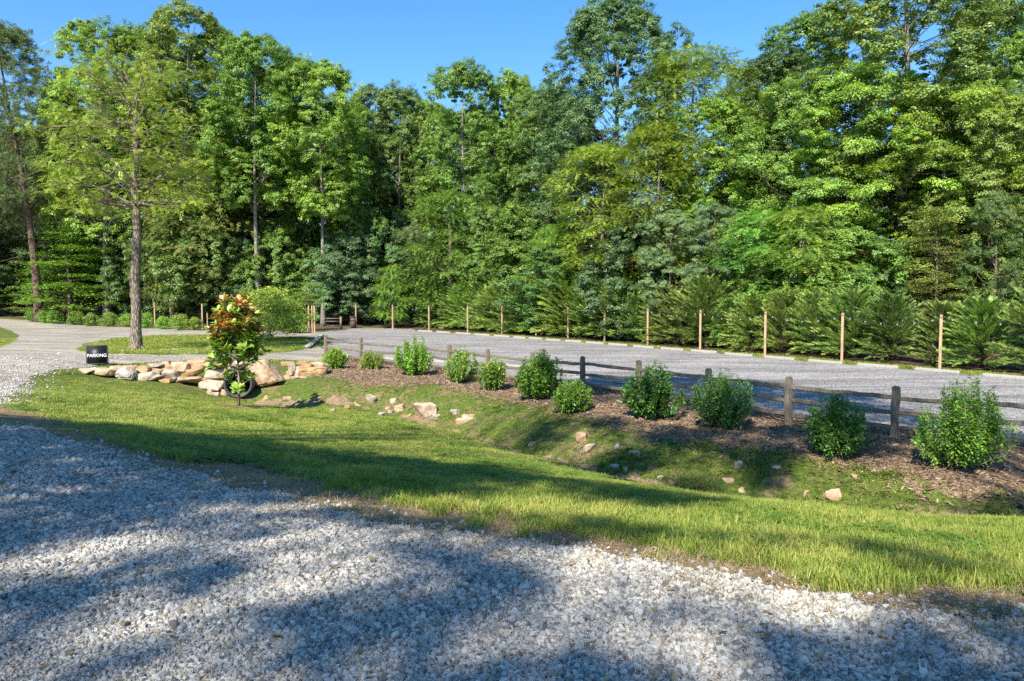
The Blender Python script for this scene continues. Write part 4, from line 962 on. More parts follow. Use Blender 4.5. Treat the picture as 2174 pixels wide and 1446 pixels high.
# ------------------------------------------------------------------ the big lawn tree (feathery walnut)
def lawn_tree():
    p = hit(290, 744); X, Y, z = p; rs = RS(77)
    H = at_Y(290, 105, Y)[2] - z
    k_ = Y / F
    def P(px, py, dy=0): q = at_Y(px, py, Y); return np.array([q[0]-X, dy, q[2]-z])
    root = empty('walnut_tree', (X, Y, z), 0, 'big feathery walnut tree with a stout bare trunk on the lawn island', 'tree')
    m = MB()
    tr = np.array([P(290,744), P(289,700), P(289,640), P(286,600), P(289,560), P(291,500), P(288,440), P(287,400), P(289,340), P(287,260), P(290,215), P(300,170), P(310,130)])
    rad = .88*np.array([.42,.31,.285,.285,.265,.25,.24,.23,.18,.135,.11,.07,.03]); tr[0, 2] = -.3
    t = np.linspace(0, 12, 49); pd = np.stack([np.interp(t, np.arange(13), tr[:, j]) for j in range(3)], 1); rd = np.interp(t, np.arange(13), rad)
    m.tube(pd, rd, 12, jit=.06, rs=rs)
    for a in np.linspace(0, 6.28, 6)[:-1]:
        m.tube([(0, 0, .45), (.3*math.cos(a), .3*math.sin(a), .12), (.75*math.cos(a), .75*math.sin(a), -.1)], [.16, .14, .05], 6, cap=False)
    m.tube([P(286,598), P(281,592, -.15), P(277,590, -.25)], [.14, .10, .085], 8)       # knot stub
    tips = []; ends = []
    def limb(zpy, epx, epy, dy, r, sub=5):
        b = P(289, zpy); e = P(epx, epy, dy); cv = curve(b, e, rs, .07, 9, .05); m.tube(cv, np.linspace(r, .018, 9), 6, cap=False, jit=.08, rs=rs)
        for i in range(sub):
            s_ = cv[rs.randint(3, 9)]; q = s_ + np.array([rs.normal(0, 1.0), rs.normal(0, 1.0), rs.uniform(-.5, .8)]); c2 = curve(s_, q, rs, .1, 5); m.tube(c2, np.linspace(r*.4, .008, 5), 4, cap=False); tips.append(q); tips.append(c2[3])
        tips.extend([cv[-1], cv[-2], cv[6]])
    L = [(225,190,185,-.5,.10),(225,245,120,.6,.10),(215,350,150,0,.09),(260,180,215,.8,.08),(330,200,262,-1,.09),(340,230,235,-2,.08),(330,370,250,-1,.09),(330,400,300,1,.08),
         (400,160,350,-1,.09),(400,120,300,1,.09),(390,210,290,-2.5,.08),(395,420,350,-1,.09),(395,360,300,-2.5,.08),(440,120,390,-.5,.09),(440,180,400,-2.5,.08),(430,430,420,-.5,.09),(430,400,440,-2,.08),
         (410,250,310,2.5,.08),(410,340,330,3,.08),(300,250,160,2,.07),(430,200,440,-1.5,.07),(430,160,420,1.5,.07),(400,90,340,0,.07),(280,140,250,0,.07),(300,350,220,-2,.07),(230,300,110,1.5,.07),(220,230,95,0,.05),(240,150,140,0,.05),
         (440,380,385,2.5,.07),(380,440,385,0.5,.06),(350,290,300,-3,.07),(400,290,380,-3.2,.07),(440,330,420,-3,.07),(440,250,420,-3,.07),(260,330,180,-1.5,.06),(230,255,140,-1.5,.06)]
    for l in L: limb(*l)
    obj('trunk', m.mesh('trunk', M['bark'], True), root)
    T = np.array(tips); per = 7; c = np.vstack([T, T[::2]]); c = c + rs.normal(0, .4, c.shape) * np.array([1, 1, .4]); c = c[~((np.abs(c[:, 0]) < .9) & (c[:, 1] < .9) & (rs.rand(len(c)) < .9))]
    ci = np.repeat(np.arange(len(c)), per); N_ = len(ci); d = sph(N_, rs); d[:, 2] *= .35
    Pp = c[ci] + d * rs.uniform(.1, .75, N_)[:, None]; Dd = unit(d + rs.normal(0, .25, (N_, 3)) + np.array([0, 0, .1]))
    rnd = np.clip(rs.normal(.5, .2, N_) + rs.uniform(-.15, .15, len(c))[ci], 0, 1)
    obj('crown', leaf_mesh('crown', frond_leaves(Pp, Dd, .45*rs.uniform(.7, 1.2, N_), rs, 7, .125, 62, .36, .3, rnd), M['leaf']), root, color=(.125, .185, .022))
lawn_tree()

# ------------------------------------------------------------------ trees behind the viewpoint that shade the foreground
def shade_trees():
    rs = RS(91); cot = 1/math.tan(SUN_EL)
    # zones on the ground: centre x,y, half sizes, number of clumps, height range
    zones = [(-6.0,9.2,5.4,3.6,105,12,17,.8),(-5.0,5.6,3.6,2.0,110,15,20,.42),(-7.5,11.5,4.2,1.8,40,13,18,.9),(-2.2,9.6,2.8,2.4,40,13,17,.9),(-1.2,4.3,4.6,2.2,330,16,23,.42),(2.0,3.5,3.0,1.1,130,15,21,.40),(.4,9.6,1.6,1.3,10,13,17,.8),(-8,0,6,3,24,12,18,1),
             (5.2,16.6,3.9,2.9,64,16,22,.8),(8.0,23.0,3.2,3.2,72,17,23,1),(9.0,11.6,1.8,1.0,26,14,19,.7),(6.2,27.2,3.8,2.3,80,18,24,.95),(2.6,3.2,1.5,.8,60,15,20,.42),(2.4,19.6,2.2,2.0,14,16,21,.9),(3.9,26.2,2.6,3.0,28,18,24,1),(8.6,11.6,1.8,1.2,14,14,19,.8),(10.5,19,1.5,1.5,6,16,22,.9),(12.5,14.0,1.2,1.2,5,16,20,.9),(1.5,8.4,1.0,.8,4,14,18,.7)]
    lit = []
    for (px, py, ax, ay) in [(300,1175,.75,.16),(100,1230,.55,.2),(830,1255,.38,.14),(640,1300,.3,.12),(350,1300,.3,.1),(880,1130,.5,.12),(1130,1350,.42,.12),(1350,1215,.5,.16),(1650,1330,.3,.1),(1620,1260,.5,.12),(700,1120,.3,.08),(1300,1280,.25,.12),(150,1400,.12,.05),(1900,1340,.2,.10),(1430,1380,.2,.08),(2100,1400,.15,.08),(60,1000,.5,.12),(2000,1215,1.5,.35),(1600,1165,1.3,.35)]:
        q = at_z(px, py, 1.5); lit.append((q[0], q[1], ax*.8, ay*.8))
    lit += [(8.4,14.4,1.4,1.1),(5.4,13.6,.9,.5),(4.6,6.6,2.3,1.5)]
    cl = []; rads = []
    for (cx, cyy, ax, ay, n, h0, h1, rs_) in zones:
        for _ in range(n):
            a = rs.uniform(0, 6.28); q = math.sqrt(rs.rand()); gx = cx + ax*q*math.cos(a); gy = cyy + ay*q*math.sin(a)
            if any(((gx-l[0])/(l[2]+.35*rs_))**2 + ((gy-l[1])/(l[3]+.35*rs_))**2 < 1 for l in lit): continue
            h = rs.uniform(h0, h1); dz = h - gz(gx, gy)
            cl.append((gx - SDX*dz*cot, gy - SDY*dz*cot, h)); rads.append(rs.uniform(.55, 1.0) * rs_)
    cl = np.array(cl); rads = np.array(rads)
    trunks = [(-6.5,-17),(-12,-13),(-13,-4),(8,-5),(1,-18)]
    own = np.argmin(np.stack([np.hypot(cl[:, 0]-t[0], cl[:, 1]-t[1]) for t in trunks]), 0)
    for k, t in enumerate(trunks):
        c = cl[own == k]; r_ = rads[own == k]
        if not len(c): continue
        z = gz(*t); root = empty('roadside_tree', (t[0], t[1], z), 0, 'tall roadside tree behind the viewpoint whose crown shades the near gravel', 'tree', 'trees shading the near road')
        cc = c - np.array([t[0], t[1], z]); H = cc[:, 2].max()
        obj('crown', leaf_mesh('crown', [clump_leaves(cc[r_ >= .43], r_[r_ >= .43], 200, .15, rs, .6), clump_leaves(cc[r_ < .43], r_[r_ < .43], 24, .15, rs, .6, fill=.8)] if (r_ < .43).any() else [clump_leaves(cc, r_, 200, .15, rs, .6)], M['leaf']), root, color=MG)
        m = MB(); m.tube([(0, 0, -.3), (.1, 0, H*.25), (0, .15, H*.55), (0, 0, H*.78)], [.38, .27, .14, .03], 9, jit=.05, rs=rs)
        for q in cc[::2]:
            b = np.array([0, 0, min(q[2]-1, H*rs.uniform(.4, .7))]); m.tube(curve(b, q, rs, .05, 7, .04), np.linspace(.05, .008, 7), 5, cap=False)
        obj('trunk', m.mesh('trunk', M['bark'], True), root)
shade_trees()

# ------------------------------------------------------------------ shrubs below the fence
def shrub_mesh(seed, H, R, stems, leaf, lean=0):
    rs = RS(seed); m = MB(); P = []; D = []; Nn = []; Ls = []
    for s in range(stems):
        a = rs.uniform(0, 6.283); q = rs.rand() ** .6; spread = q * R * rs.uniform(.8, 1.05)
        hh = H * (1 - .42 * q**2.6) * rs.uniform(.62, 1.0); b = np.array([rs.normal(0, .05), rs.normal(0, .05), -.05]); e = np.array([spread*math.cos(a) + lean*hh, spread*math.sin(a), hh])
        n = 9; t = np.linspace(0, 1, n)[:, None]; cv = b + (e-b)*t; cv[:, :2] += (e-b)[:2]*(.45*np.sin(math.pi*t[:, :1])); cv += np.cumsum(rs.normal(0, .012, (n, 3)), 0)
        m.tube(cv, np.linspace(.010, .003, n), 4, cap=False)
        L = np.linalg.norm(e-b); nodes = int(L/.055)
        for i in range(nodes):
            tt = .16 + .84*(i+.5)/nodes; f = tt*(n-1); j = min(int(f), n-2); c = cv[j] + (cv[j+1]-cv[j])*(f-j); ax = unit(cv[j+1]-cv[j])
            ph = i*1.57 + rs.uniform(-.3, .3)
            side = unit(np.cross(ax, [math.cos(ph), math.sin(ph), .2])); 
            k_ = 2 if tt < .96 else 5
            for g in range(k_):
                sd = side*(1 if g % 2 == 0 else -1) if k_ == 2 else unit(np.cross(ax, sph(1, rs)[0]))
                P.append(c); dv = unit(sd*.95 + ax*.35 + np.array([0, 0, rs.uniform(-.1, .25)]) + rs.normal(0, .15, 3)); D.append(dv); Nn.append(unit(np.array([0, 0, 1.0]) + .4*ax + rs.normal(0, .25, 3))); Ls.append(leaf*rs.uniform(.6, 1.15)*(1.1 if tt < .9 else .8))
            if rs.rand() < .5 and tt < .92:  # short side twig with its own leaves
                q2 = c + unit(side + ax*.6 + rs.normal(0, .3, 3))*rs.uniform(.06, .16)
                for g in range(5):
                    P.append(c + (q2-c)*rs.uniform(.4, 1)); D.append(unit(sph(1, rs)[0] + (q2-c)*6)); Nn.append(unit(np.array([0, 0, 1.0]) + rs.normal(0, .35, 3))); Ls.append(leaf*rs.uniform(.6, 1.0))
    P, D, Nn, Ls = map(np.array, (P, D, Nn, Ls)); D = unit(D); S = unit(np.cross(D, Nn)); Nn = np.cross(S, D); L1 = Ls[:, None]
    # six-point pointed leaf, creased and arched
    pts = [P, P + D*L1*.3 + S*L1*.20 + Nn*L1*.07, P + D*L1*.65 + S*L1*.17 + Nn*L1*.05, P + D*L1 - Nn*L1*.12, P + D*L1*.65 - S*L1*.17 + Nn*L1*.05, P + D*L1*.3 - S*L1*.20 + Nn*L1*.07, P + D*L1*.5 + Nn*L1*.0]
    V = np.stack(pts, 1).reshape(-1, 3); k = np.arange(len(P))[:, None]*7
    Fc = np.concatenate([k + np.array([[0, 1, 6]]), k + np.array([[1, 2, 6]]), k + np.array([[2, 3, 6]]), k + np.array([[3, 4, 6]]), k + np.array([[4, 5, 6]]), k + np.array([[5, 0, 6]])])
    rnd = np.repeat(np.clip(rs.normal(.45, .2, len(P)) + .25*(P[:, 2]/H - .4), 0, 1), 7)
    return mesh_np('foliage', V, Fc, M['leaf'], rnd), m.mesh('stem', M['bark'], True)
SH = [ # px, base y, top y, width px, colour (tree shade darkened into the shaded ones), label
 (714,788,735,52,(.12,.20,.03),'small loose bush beside the left end post of the rail fence'),
 (788,790,740,58,(.13,.18,.035),'low yellowish bush in front of the second fence post from the left'),
 (885,802,713,80,(.10,.20,.025),'tall oval bright bush, third from the left below the fence'),
 (970,818,732,80,(.11,.195,.03),'rounded bright bush, fourth from the left below the fence'),
 (1050,834,757,64,(.10,.17,.03),'narrow sparse bush between two bigger ones below the fence'),
 (1140,852,743,108,(.075,.155,.022),'large spreading bush hiding a fence post in the middle'),
 (1215,882,795,88,(.10,.19,.025),'low bright bush in front of and right of the large spreading one'),
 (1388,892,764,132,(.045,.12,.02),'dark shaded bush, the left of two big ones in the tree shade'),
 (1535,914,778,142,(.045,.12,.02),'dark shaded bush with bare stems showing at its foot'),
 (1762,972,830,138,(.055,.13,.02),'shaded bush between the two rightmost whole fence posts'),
 (2025,1000,800,195,(.09,.19,.022),'biggest sunlit bush near the right edge below the fence')]
for k, (px, by, ty, wpx, colr, lab) in enumerate(SH):
    p = hit(px, by - 6); Y = p[1]; H = at_Y(px, ty, Y)[2] - p[2]; R = wpx/2/F*Y; vr = random.Random(k*7+1)
    stems = int(34 + 20*R + (16 if k > 8 else 0)); leaf = .10 if Y < 19 else .12
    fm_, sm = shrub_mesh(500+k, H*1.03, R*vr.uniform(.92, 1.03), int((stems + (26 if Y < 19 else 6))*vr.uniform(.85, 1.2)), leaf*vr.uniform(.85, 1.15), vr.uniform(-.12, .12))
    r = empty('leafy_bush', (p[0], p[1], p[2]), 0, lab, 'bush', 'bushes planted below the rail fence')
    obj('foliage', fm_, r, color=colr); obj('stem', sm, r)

# ------------------------------------------------------------------ magnolia
def magnolia():
    p = hit(507, 863); X, Y, z = p; rs = RS(17); k_ = Y/F
    root = empty('magnolia_tree', (X, Y, z), 0, 'young magnolia with glossy green and rust coloured leaves on the lawn', 'tree')
    def Pp(px, py, dy=0): q = at_Y(px, py, Y); return np.array([q[0]-X, dy, q[2]-z])
    m = MB(); tr = [Pp(507,866), Pp(508,830), Pp(506,790), Pp(504,750), Pp(500,700), Pp(501,660), Pp(501,640)]
    tr = np.array(tr); tr[0, 2] = -.1; m.tube(tr, [.045, .035, .032, .028, .022, .014, .008], 8)
    ends = [(440,765),(455,775),(470,770),(545,765),(553,750),(480,800),(530,800),(495,815),(520,822),(508,805),(540,745),(450,700),(445,715),(452,660),(448,672),(465,648),(480,640),(500,628),(520,640),(530,650),(545,700),(550,715),(535,670),(525,690),
            (470,690),(480,710),(495,670),(510,660),(515,710),(490,730),(525,735),(460,725),(540,725),(505,690),(475,665),(550,690),(485,650),(512,645),(465,710),(500,790),(530,720),(456,688),(508,730),(488,692),(537,705),(470,735),(519,675),(543,735),
            (450,705),(455,720),(548,705),(545,680),(530,660),(462,665)]
    for _ in range(52):
        yy = rs.uniform(655, 765); hw = 52*min(1, .35 + (yy-640)/70); ends.append((503 + rs.uniform(-hw, hw), yy))
    leaves = {0: [], 1: []}
    for (ex, ey) in ends:
        dy = rs.uniform(-.75, .75); e = Pp(503 + (ex-503)*.88, ey, dy*.8); zb = max(.35, e[2] - np.hypot(e[0], e[1])*rs.uniform(.5, .9)); b = np.array([np.interp(zb, tr[:, 2], tr[:, 0]), 0, zb])
        cv = curve(b, e, rs, .06, 6); m.tube(cv, np.linspace(.014, .005, 6), 5, cap=False)
        ax = unit(cv[-1]-cv[-2] + np.array([0, 0, .15]))
        young = ey < 715 and rs.rand() < .6
        for q, cnt in ((e, 13), (cv[4], 9), (cv[3], 6)):
            for i in range(cnt):
                sd = unit(np.cross(ax, sph(1, rs)[0])); d = unit(sd*.9 + ax*rs.uniform(.2, .9) + np.array([0, 0, rs.uniform(-.15, .35)]))
                leaves[1 if young and rs.rand() < .65 else 0].append((q + sd*.02, d, unit(ax + np.array([0, 0, .6]) - d*.2 + rs.normal(0, .25, 3)), rs.uniform(.20, .31)))
    obj('trunk', m.mesh('trunk', M['bark'], True), root)
    for key, nm, mt in ((0, 'foliage', 'waxy'), (1, 'young_foliage', 'young')):
        P, D, Nn, Ls = [np.array(v) for v in zip(*leaves[key])]; D = unit(D); S = unit(np.cross(D, Nn)); Nn = np.cross(S, D); L1 = Ls[:, None]
        pts = [P, P + D*L1*.3 + S*L1*.17 + Nn*L1*.04, P + D*L1*.7 + S*L1*.17 + Nn*L1*.03, P + D*L1 - Nn*L1*.08, P + D*L1*.7 - S*L1*.17 + Nn*L1*.03, P + D*L1*.3 - S*L1*.17 + Nn*L1*.04, P + D*L1*.5]
        V = np.stack(pts, 1).reshape(-1, 3); k = np.arange(len(P))[:, None]*7
        Fc = np.concatenate([k + np.array([[a, b, 6]]) for a, b in ((0,1),(1,2),(2,3),(3,4),(4,5),(5,0))])
        obj(nm, mesh_np(nm, V, Fc, M[mt], np.repeat(rs.rand(len(P)), 7)), root, color=(.13, .22, .035))
magnolia()
th = np.linspace(0, 6.283, 40)[:-1]; rg = np.linspace(.0, 1, 6)
mx_ = [(mag[0] + .7*r*math.cos(a)*(1+.1*math.sin(5*a)), mag[1] + .85*r*math.sin(a)) for r in rg for a in th]
mx_ = np.array(mx_); V = on_ground(mx_[:, 0], mx_[:, 1], .02); n = len(th)
i, j = np.meshgrid(np.arange(5), np.arange(n), indexing='ij'); Fq = np.stack([i*n+j, (i+1)*n+j, (i+1)*n+(j+1) % n, i*n+(j+1) % n], -1).reshape(-1, 4)
tag(obj('mulch_ring', mesh_np('mulch_ring', V, Fq, M['mulch'], smooth=True)), kind='structure')

# ------------------------------------------------------------------ rocks, culvert wall
def rock_mesh(seed, size, mat='rock', cuts=16, sub=2, rough=.03):
    rs = RS(seed); bm = bmesh.new()
    for p in sph(cuts, rs) * rs.uniform(.82, 1.0, (cuts, 1)): bm.verts.new(Vector(np.sign(p) * np.abs(p) ** .5 * np.array(size) * .5))
    bmesh.ops.convex_hull(bm, input=bm.verts)
    lo = [v for v in bm.verts if not v.link_faces]; bmesh.ops.delete(bm, geom=lo, context='VERTS')
    mn = min(size)
    bmesh.ops.bevel(bm, geom=bm.edges[:], offset=mn*.035, segments=1, affect='EDGES')
    bmesh.ops.triangulate(bm, faces=bm.faces[:])
    for _ in range(sub):
        es = [e for e in bm.edges if e.calc_length() > mn*.22]
        if es: bmesh.ops.subdivide_edges(bm, edges=es, cuts=1)
        bmesh.ops.triangulate(bm, faces=bm.faces[:])
    from mathutils import noise as mn_
    for v in bm.verts:
        q = v.co * (1.8/max(size)) + Vector((seed, 0, 0)); k = mn_.noise(q*2)*.8 + mn_.noise(q*6)*.35
        v.co += v.normal * k * mn * rough * 4
    for f in bm.faces: f.smooth = False
    me = bpy.data.meshes.new('rock'); bm.to_mesh(me); bm.free(); me.materials.append(M[mat]); return me
def px_rock(px, py, w_, h_, Y, depth=.7):
    """centre of a rock seen at px,py with w_,h_ pixels at depth Y"""
    q = at_Y(px, py, Y); return q, (w_/F*Y, w_/F*Y*depth, h_/F*Y)
WALL_A = [ # (x0,y0,x1,y1,dY, material)
 (165,782,205,792,0,'rock'),(200,780,245,798,0,'rock'),(290,778,322,796,0,'rock'),(315,771,352,779,.25,'rock_grey'),(345,765,362,776,.3,'rock_grey'),(352,774,382,786,.1,'rock'),
 (290,789,335,808,-.1,'rock'),(310,795,345,810,-.2,'rock'),(307,780,350,801,.05,'rock'),(330,803,372,812,-.15,'rock'),(349,783,388,803,0,'rock_grey'),(345,768,363,782,.25,'rock'),
 (360,768,408,790,.1,'rock'),(388,782,437,808,0,'rock'),(380,800,428,816,-.15,'rock'),(400,764,450,784,.2,'rock'),(428,768,490,784,.15,'rock'),(436,784,478,802,0,'rock'),(432,800,485,814,-.1,'rock'),
 (425,808,480,828,-.2,'rock'),(455,796,484,806,.0,'rock'),(478,768,530,786,.2,'rock'),(455,783,490,795,.05,'rock'),(370,803,395,813,-.1,'rock_grey'),(500,782,540,800,.1,'rock'),(232,777,262,787,.15,'rock'),(255,777,292,786,.3,'rock')]
wc = [at_z(330, 800, .1)]
Ywall = lambda px: 28.15 + np.clip((px-250)/230, 0, 1) * 1.2 + np.clip((px-480)/200, 0, 1)*1.2 - np.clip((230-px)/70, 0, 1)*.4
wl = empty('stone_wall', (*at_z(330, 812, 0)[:2], gz(*at_z(330, 812, 0)[:2])), 0, 'dry laid wall of tan boulders left of the black culvert pipe', 'stone wall')
for k, (x0, y0, x1, y1, dY, mt) in enumerate(WALL_A):
    Y = Ywall((x0+x1)/2) + dY; q, s = px_rock((x0+x1)/2, (y0+y1)/2, (x1-x0)*1.16, (y1-y0)*1.28, Y, .9)
    o = obj('stone', rock_mesh(600+k, (s[0], max(s[1], .5), s[2]), mt, 15, 2, .02), wl, loc=q - np.array(wl.location))
WALL_B = [(612,772,628,790,.1,'rock_grey'),(622,784,640,798,0,'rock'),(628,778,650,788,.1,'rock'),(640,772,665,781,.2,'rock'),(655,778,685,786,.1,'rock'),(645,787,668,797,0,'rock'),(630,795,655,803,-.1,'rock'),(618,799,640,808,-.1,'rock_grey'),(640,799,660,808,-.1,'rock_grey'),
 (660,770,700,778,.25,'rock'),(602,796,620,808,-.05,'rock'),(655,794,668,803,-.05,'rock_grey'),(610,786,625,797,.05,'rock'),(598,768,622,776,.35,'rock'),(632,766,652,773,.4,'rock'),(640,781,658,789,.1,'rock'),(625,801,642,811,-.15,'rock')]
wb = empty('stone_wall', (*at_z(645, 803, 0)[:2], -.1), 0, 'low wall of small stacked stones between the huge boulder and the fence', 'stone wall')
for k, (x0, y0, x1, y1, dY, mt) in enumerate(WALL_B):
    Y = Ywall((x0+x1)/2) + dY + .3; q, s = px_rock((x0+x1)/2, (y0+y1)/2, (x1-x0)*1.25, (y1-y0)*1.4, Y, .9)
    obj('stone', rock_mesh(700+k, (s[0], max(s[1], .35), s[2]), mt, 14, 1, .02), wb, loc=q - np.array(wb.location))
def big_rock(px0, py0, px1, py1, Y, mt, label, seed, depth=.7, rot=0, cuts=16, name='boulder'):
    q, s = px_rock((px0+px1)/2, (py0+py1)/2, px1-px0, (py1-py0)*1.15, Y, depth)
    o = obj(name, rock_mesh(seed, s, mt, cuts, 3, .018), None, loc=q); o.rotation_euler = (0, rot, 0); return tag(o, label, 'boulder')
def slab(name, outline, Y, thick, mat, label, seed):
    """a boulder whose face follows an irregular outline, bevelled and roughened, with real depth"""
    pts = [at_Y(px, py, Y) for px, py in outline]; c = sum(pts)/len(pts); bm = bmesh.new(); rs = RS(seed)
    for p in pts:
        d = p - c; bm.verts.new(Vector((d[0]*.90, -thick*.32 + rs.uniform(-.05, .05), d[2]*.90))); bm.verts.new(Vector((d[0]*1.04, 0, d[2]*1.04))); bm.verts.new(Vector((d[0]*.85, thick*.6, d[2]*.82)))
    bm.verts.new(Vector((0, -thick*.42, .05)))
    bmesh.ops.convex_hull(bm, input=bm.verts); lo = [v for v in bm.verts if not v.link_faces]; bmesh.ops.delete(bm, geom=lo, context='VERTS')
    bmesh.ops.bevel(bm, geom=bm.edges[:], offset=.035, segments=2, affect='EDGES'); bmesh.ops.triangulate(bm, faces=bm.faces[:])
    for _ in range(3):
        es = [e for e in bm.edges if e.calc_length() > .12]; bmesh.ops.subdivide_edges(bm, edges=es, cuts=1); bmesh.ops.triangulate(bm, faces=bm.faces[:])
    from mathutils import noise as mn_
    for v in bm.verts: q = v.co*1.7 + Vector((seed, 0, 0)); v.co += v.normal*(mn_.noise(q)*.06 + mn_.noise(q*4)*.025)
    me = bpy.data.meshes.new(name); bm.to_mesh(me); bm.free(); me.materials.append(M[mat]); o = obj(name, me, None, loc=c)
    return tag(o, label, 'boulder')
slab('boulder', [(528,790),(532,768),(545,762),(568,766),(578,780),(590,797),(601,808),(585,813),(560,820),(545,820),(535,806)], 29.5, .9, 'rock', 'huge upright tan boulder right of the culvert pipe', 801)
slab('boulder', [(246,787),(258,779),(275,780),(286,788),(285,803),(270,805),(250,803),(243,797)], 27.9, .5, 'rock_grey', 'whitish boulder at the left part of the dry stone wall', 802)
slab('boulder', [(634,788),(645,780),(680,779),(697,781),(692,795),(675,803),(645,803),(634,797)], 30.6, .6, 'rock', 'long oval tan boulder below the left end of the fence', 803)
DR = [ # ditch rocks x0,y0,x1,y1, label
 (769,835,801,858,'slanted tan rock in the upper ditch behind a small white block'),(750,851,772,862,'small whitish block in the upper ditch'),(833,854,858,874,'squarish pale rock left of the biggest ditch rock'),
 (872,853,932,887,'biggest pale boulder in the ditch'),(964,888,997,904,'rounded pale rock at the bend of the ditch'),(952,868,976,884,'flat pale rock right of the biggest ditch boulder'),(826,846,843,856,'little rock above the squarish pale one'),
 (817,863,829,870,'small flat stone beside the squarish pale rock'),(730,859,744,869,'low brown rock at the left of the ditch rocks'),(822,871,836,878,'tiny white stone below the squarish rock'),(800,876,822,884,'flat brown stone lying in the ditch bed'),
 (1076,921,1090,934,'small round tan stone at the lawn edge of the ditch'),(1120,935,1141,948,'round pinkish stone where the lawn meets the ditch'),(1222,915,1250,938,'pale stone in dappled shade on the bank'),(1240,942,1275,958,'flat tan stone in dappled shade near the water'),
 (1302,940,1315,955,'thin pale stone standing on the shaded bank'),(1332,958,1362,970,'grey flat slab on the shaded bank'),(1418,1018,1436,1028,'reddish stone at the edge of the muddy water'),(1476,1030,1490,1040,'small tan stone by the muddy water'),
 (1568,1034,1583,1047,'orange stone standing in the muddy water'),(1560,978,1578,994,'light stone on the weedy bank below the shaded bushes'),(1535,1015,1560,1026,'pale low rock just above the muddy water'),(1808,1006,1830,1018,'pale triangular stone in the shade at the mulch edge'),
 (1752,1036,1795,1060,'flat brownish rock on the sunlit bank'),(1706,1042,1722,1054,'small brown rock left of the flat one on the bank'),(1640,988,1660,998,'grey pebble on the shaded bank'),(600,842,618,850,'pale stone on the grass right of the magnolia'),
 (578,871,590,877,'lone white stone on the lawn right of the magnolia'),(645,857,656,862,'white stone lying on the left bank of the ditch'),(556,838,572,850,'rough tan rock right of the pipe mouth'),(700,868,712,874,'small pale stone at the start of the ditch'),
 (438,826,452,838,'pale rock left of the pipe mouth, leftmost of three'),(450,832,468,842,'pale rock left of the pipe mouth, middle of three'),(466,826,484,840,'tan rock touching the pipe at its left'),(1395,1010,1412,1018,'wet brown stone at the far end of the water'),
 (910,876,936,892,'dark ledge stone under the biggest ditch boulder'),(978,880,1010,893,'broken pale stone beside the rounded one at the bend'),(1296,985,1316,996,'wet grey stone in the stream'),(1322,990,1340,1000,'wet dark stone in the stream'),(855,878,875,886,'flat pale stone beside the biggest ditch boulder')]
for k, (x0, y0, x1, y1, lab) in enumerate(DR):
    p = hit((x0+x1)/2, y1 - 1); w_ = (x1-x0)/F*p[1]; h_ = max((y1-y0)/F*p[1]*1.05, .08)
    o = obj('rock', rock_mesh(820+k, (w_*1.1, w_*.95, h_*1.3), 'rock_grey' if ('white' in lab or 'grey' in lab or k % 5 == 0) else 'rock', 13, 2, .02), None, loc=(p[0], p[1] + w_*.25, p[2] + h_*.25))
    tag(o, lab, 'rock', 'rocks in and around the ditch')
# island stones
ORD0 = ['first','second','third','fourth','fifth','sixth','seventh','eighth','ninth','tenth']
ISL = [(358,738,9),(372,745,11),(392,743,8),(418,745,7),(442,744,8),(462,744,7),(475,716,16),(545,716,14),(560,722,10),(575,716,12)]
for k, (px, py, w_) in enumerate(ISL):
    p = hit(px, py); s = w_/F*p[1]; o = obj('rock', rock_mesh(900+k, (s*1.5, s, s*.8), 'rock_grey', 12, 1, .02), None, loc=(p[0], p[1], p[2] + s*.2))
    tag(o, 'pale stone half sunk in the hollow of the lawn island, %s from the left' % ORD0[ISL.index((px, py, w_))], 'rock', 'stones in the island hollow')

# culvert pipe
def culvert():
    Y = 28.65; c = at_Y(508, 815, Y); R = 29.5/F*Y; n = 40; V = []; 
    root = empty('culvert_pipe', (c[0], c[1], c[2] - R), 0, 'black corrugated culvert pipe opening in the stone wall behind the magnolia', 'pipe')
    prof = [(-.28, R*.84), (-.28, R), (-.20, R*1.0), (-.16, R*.95), (-.10, R*.95), (-.06, R*1.0), (.02, R*1.0), (.06, R*.95), (.12, R*.95), (.16, R*1.0), (.26, R), (.3, R*.95), (2.6, R*.95), (2.6, R*.84), (.3, R*.84)]
    def lathe(pr, close):
        V = np.array([[r*math.cos(a), y, r*math.sin(a)] for y, r in pr for a in np.arange(n)*2*math.pi/n]); m = len(pr)
        i, j = np.meshgrid(np.arange(m if close else m-1), np.arange(n), indexing='ij'); i2 = (i+1) % m
        return V, np.stack([i*n+j, i2*n+j, i2*n+(j+1) % n, i*n+(j+1) % n], -1).reshape(-1, 4)
    V, Fq = lathe(prof, True); a = Euler((math.radians(-4), 0, math.radians(12))).to_matrix()
    for nm, vv, ff, mt in (('pipe_wall', V, Fq, 'pipe'),):
        o = obj(nm, mesh_np(nm, vv, ff, M[mt], smooth=False), root, loc=(0, 0, R)); o.rotation_euler = (math.radians(-4), 0, math.radians(10))
    V, Fq = lathe([(2.5, .001), (2.5, R*.83)], False); o = obj('painted_shade_disc', mesh_np('painted_shade_disc', V, Fq, M['pipe_shade']), root, loc=(0, 0, R)); o.rotation_euler = (math.radians(-4), 0, math.radians(10))  # near-black disc closing the far end paints in the darkness down the bore
culvert()

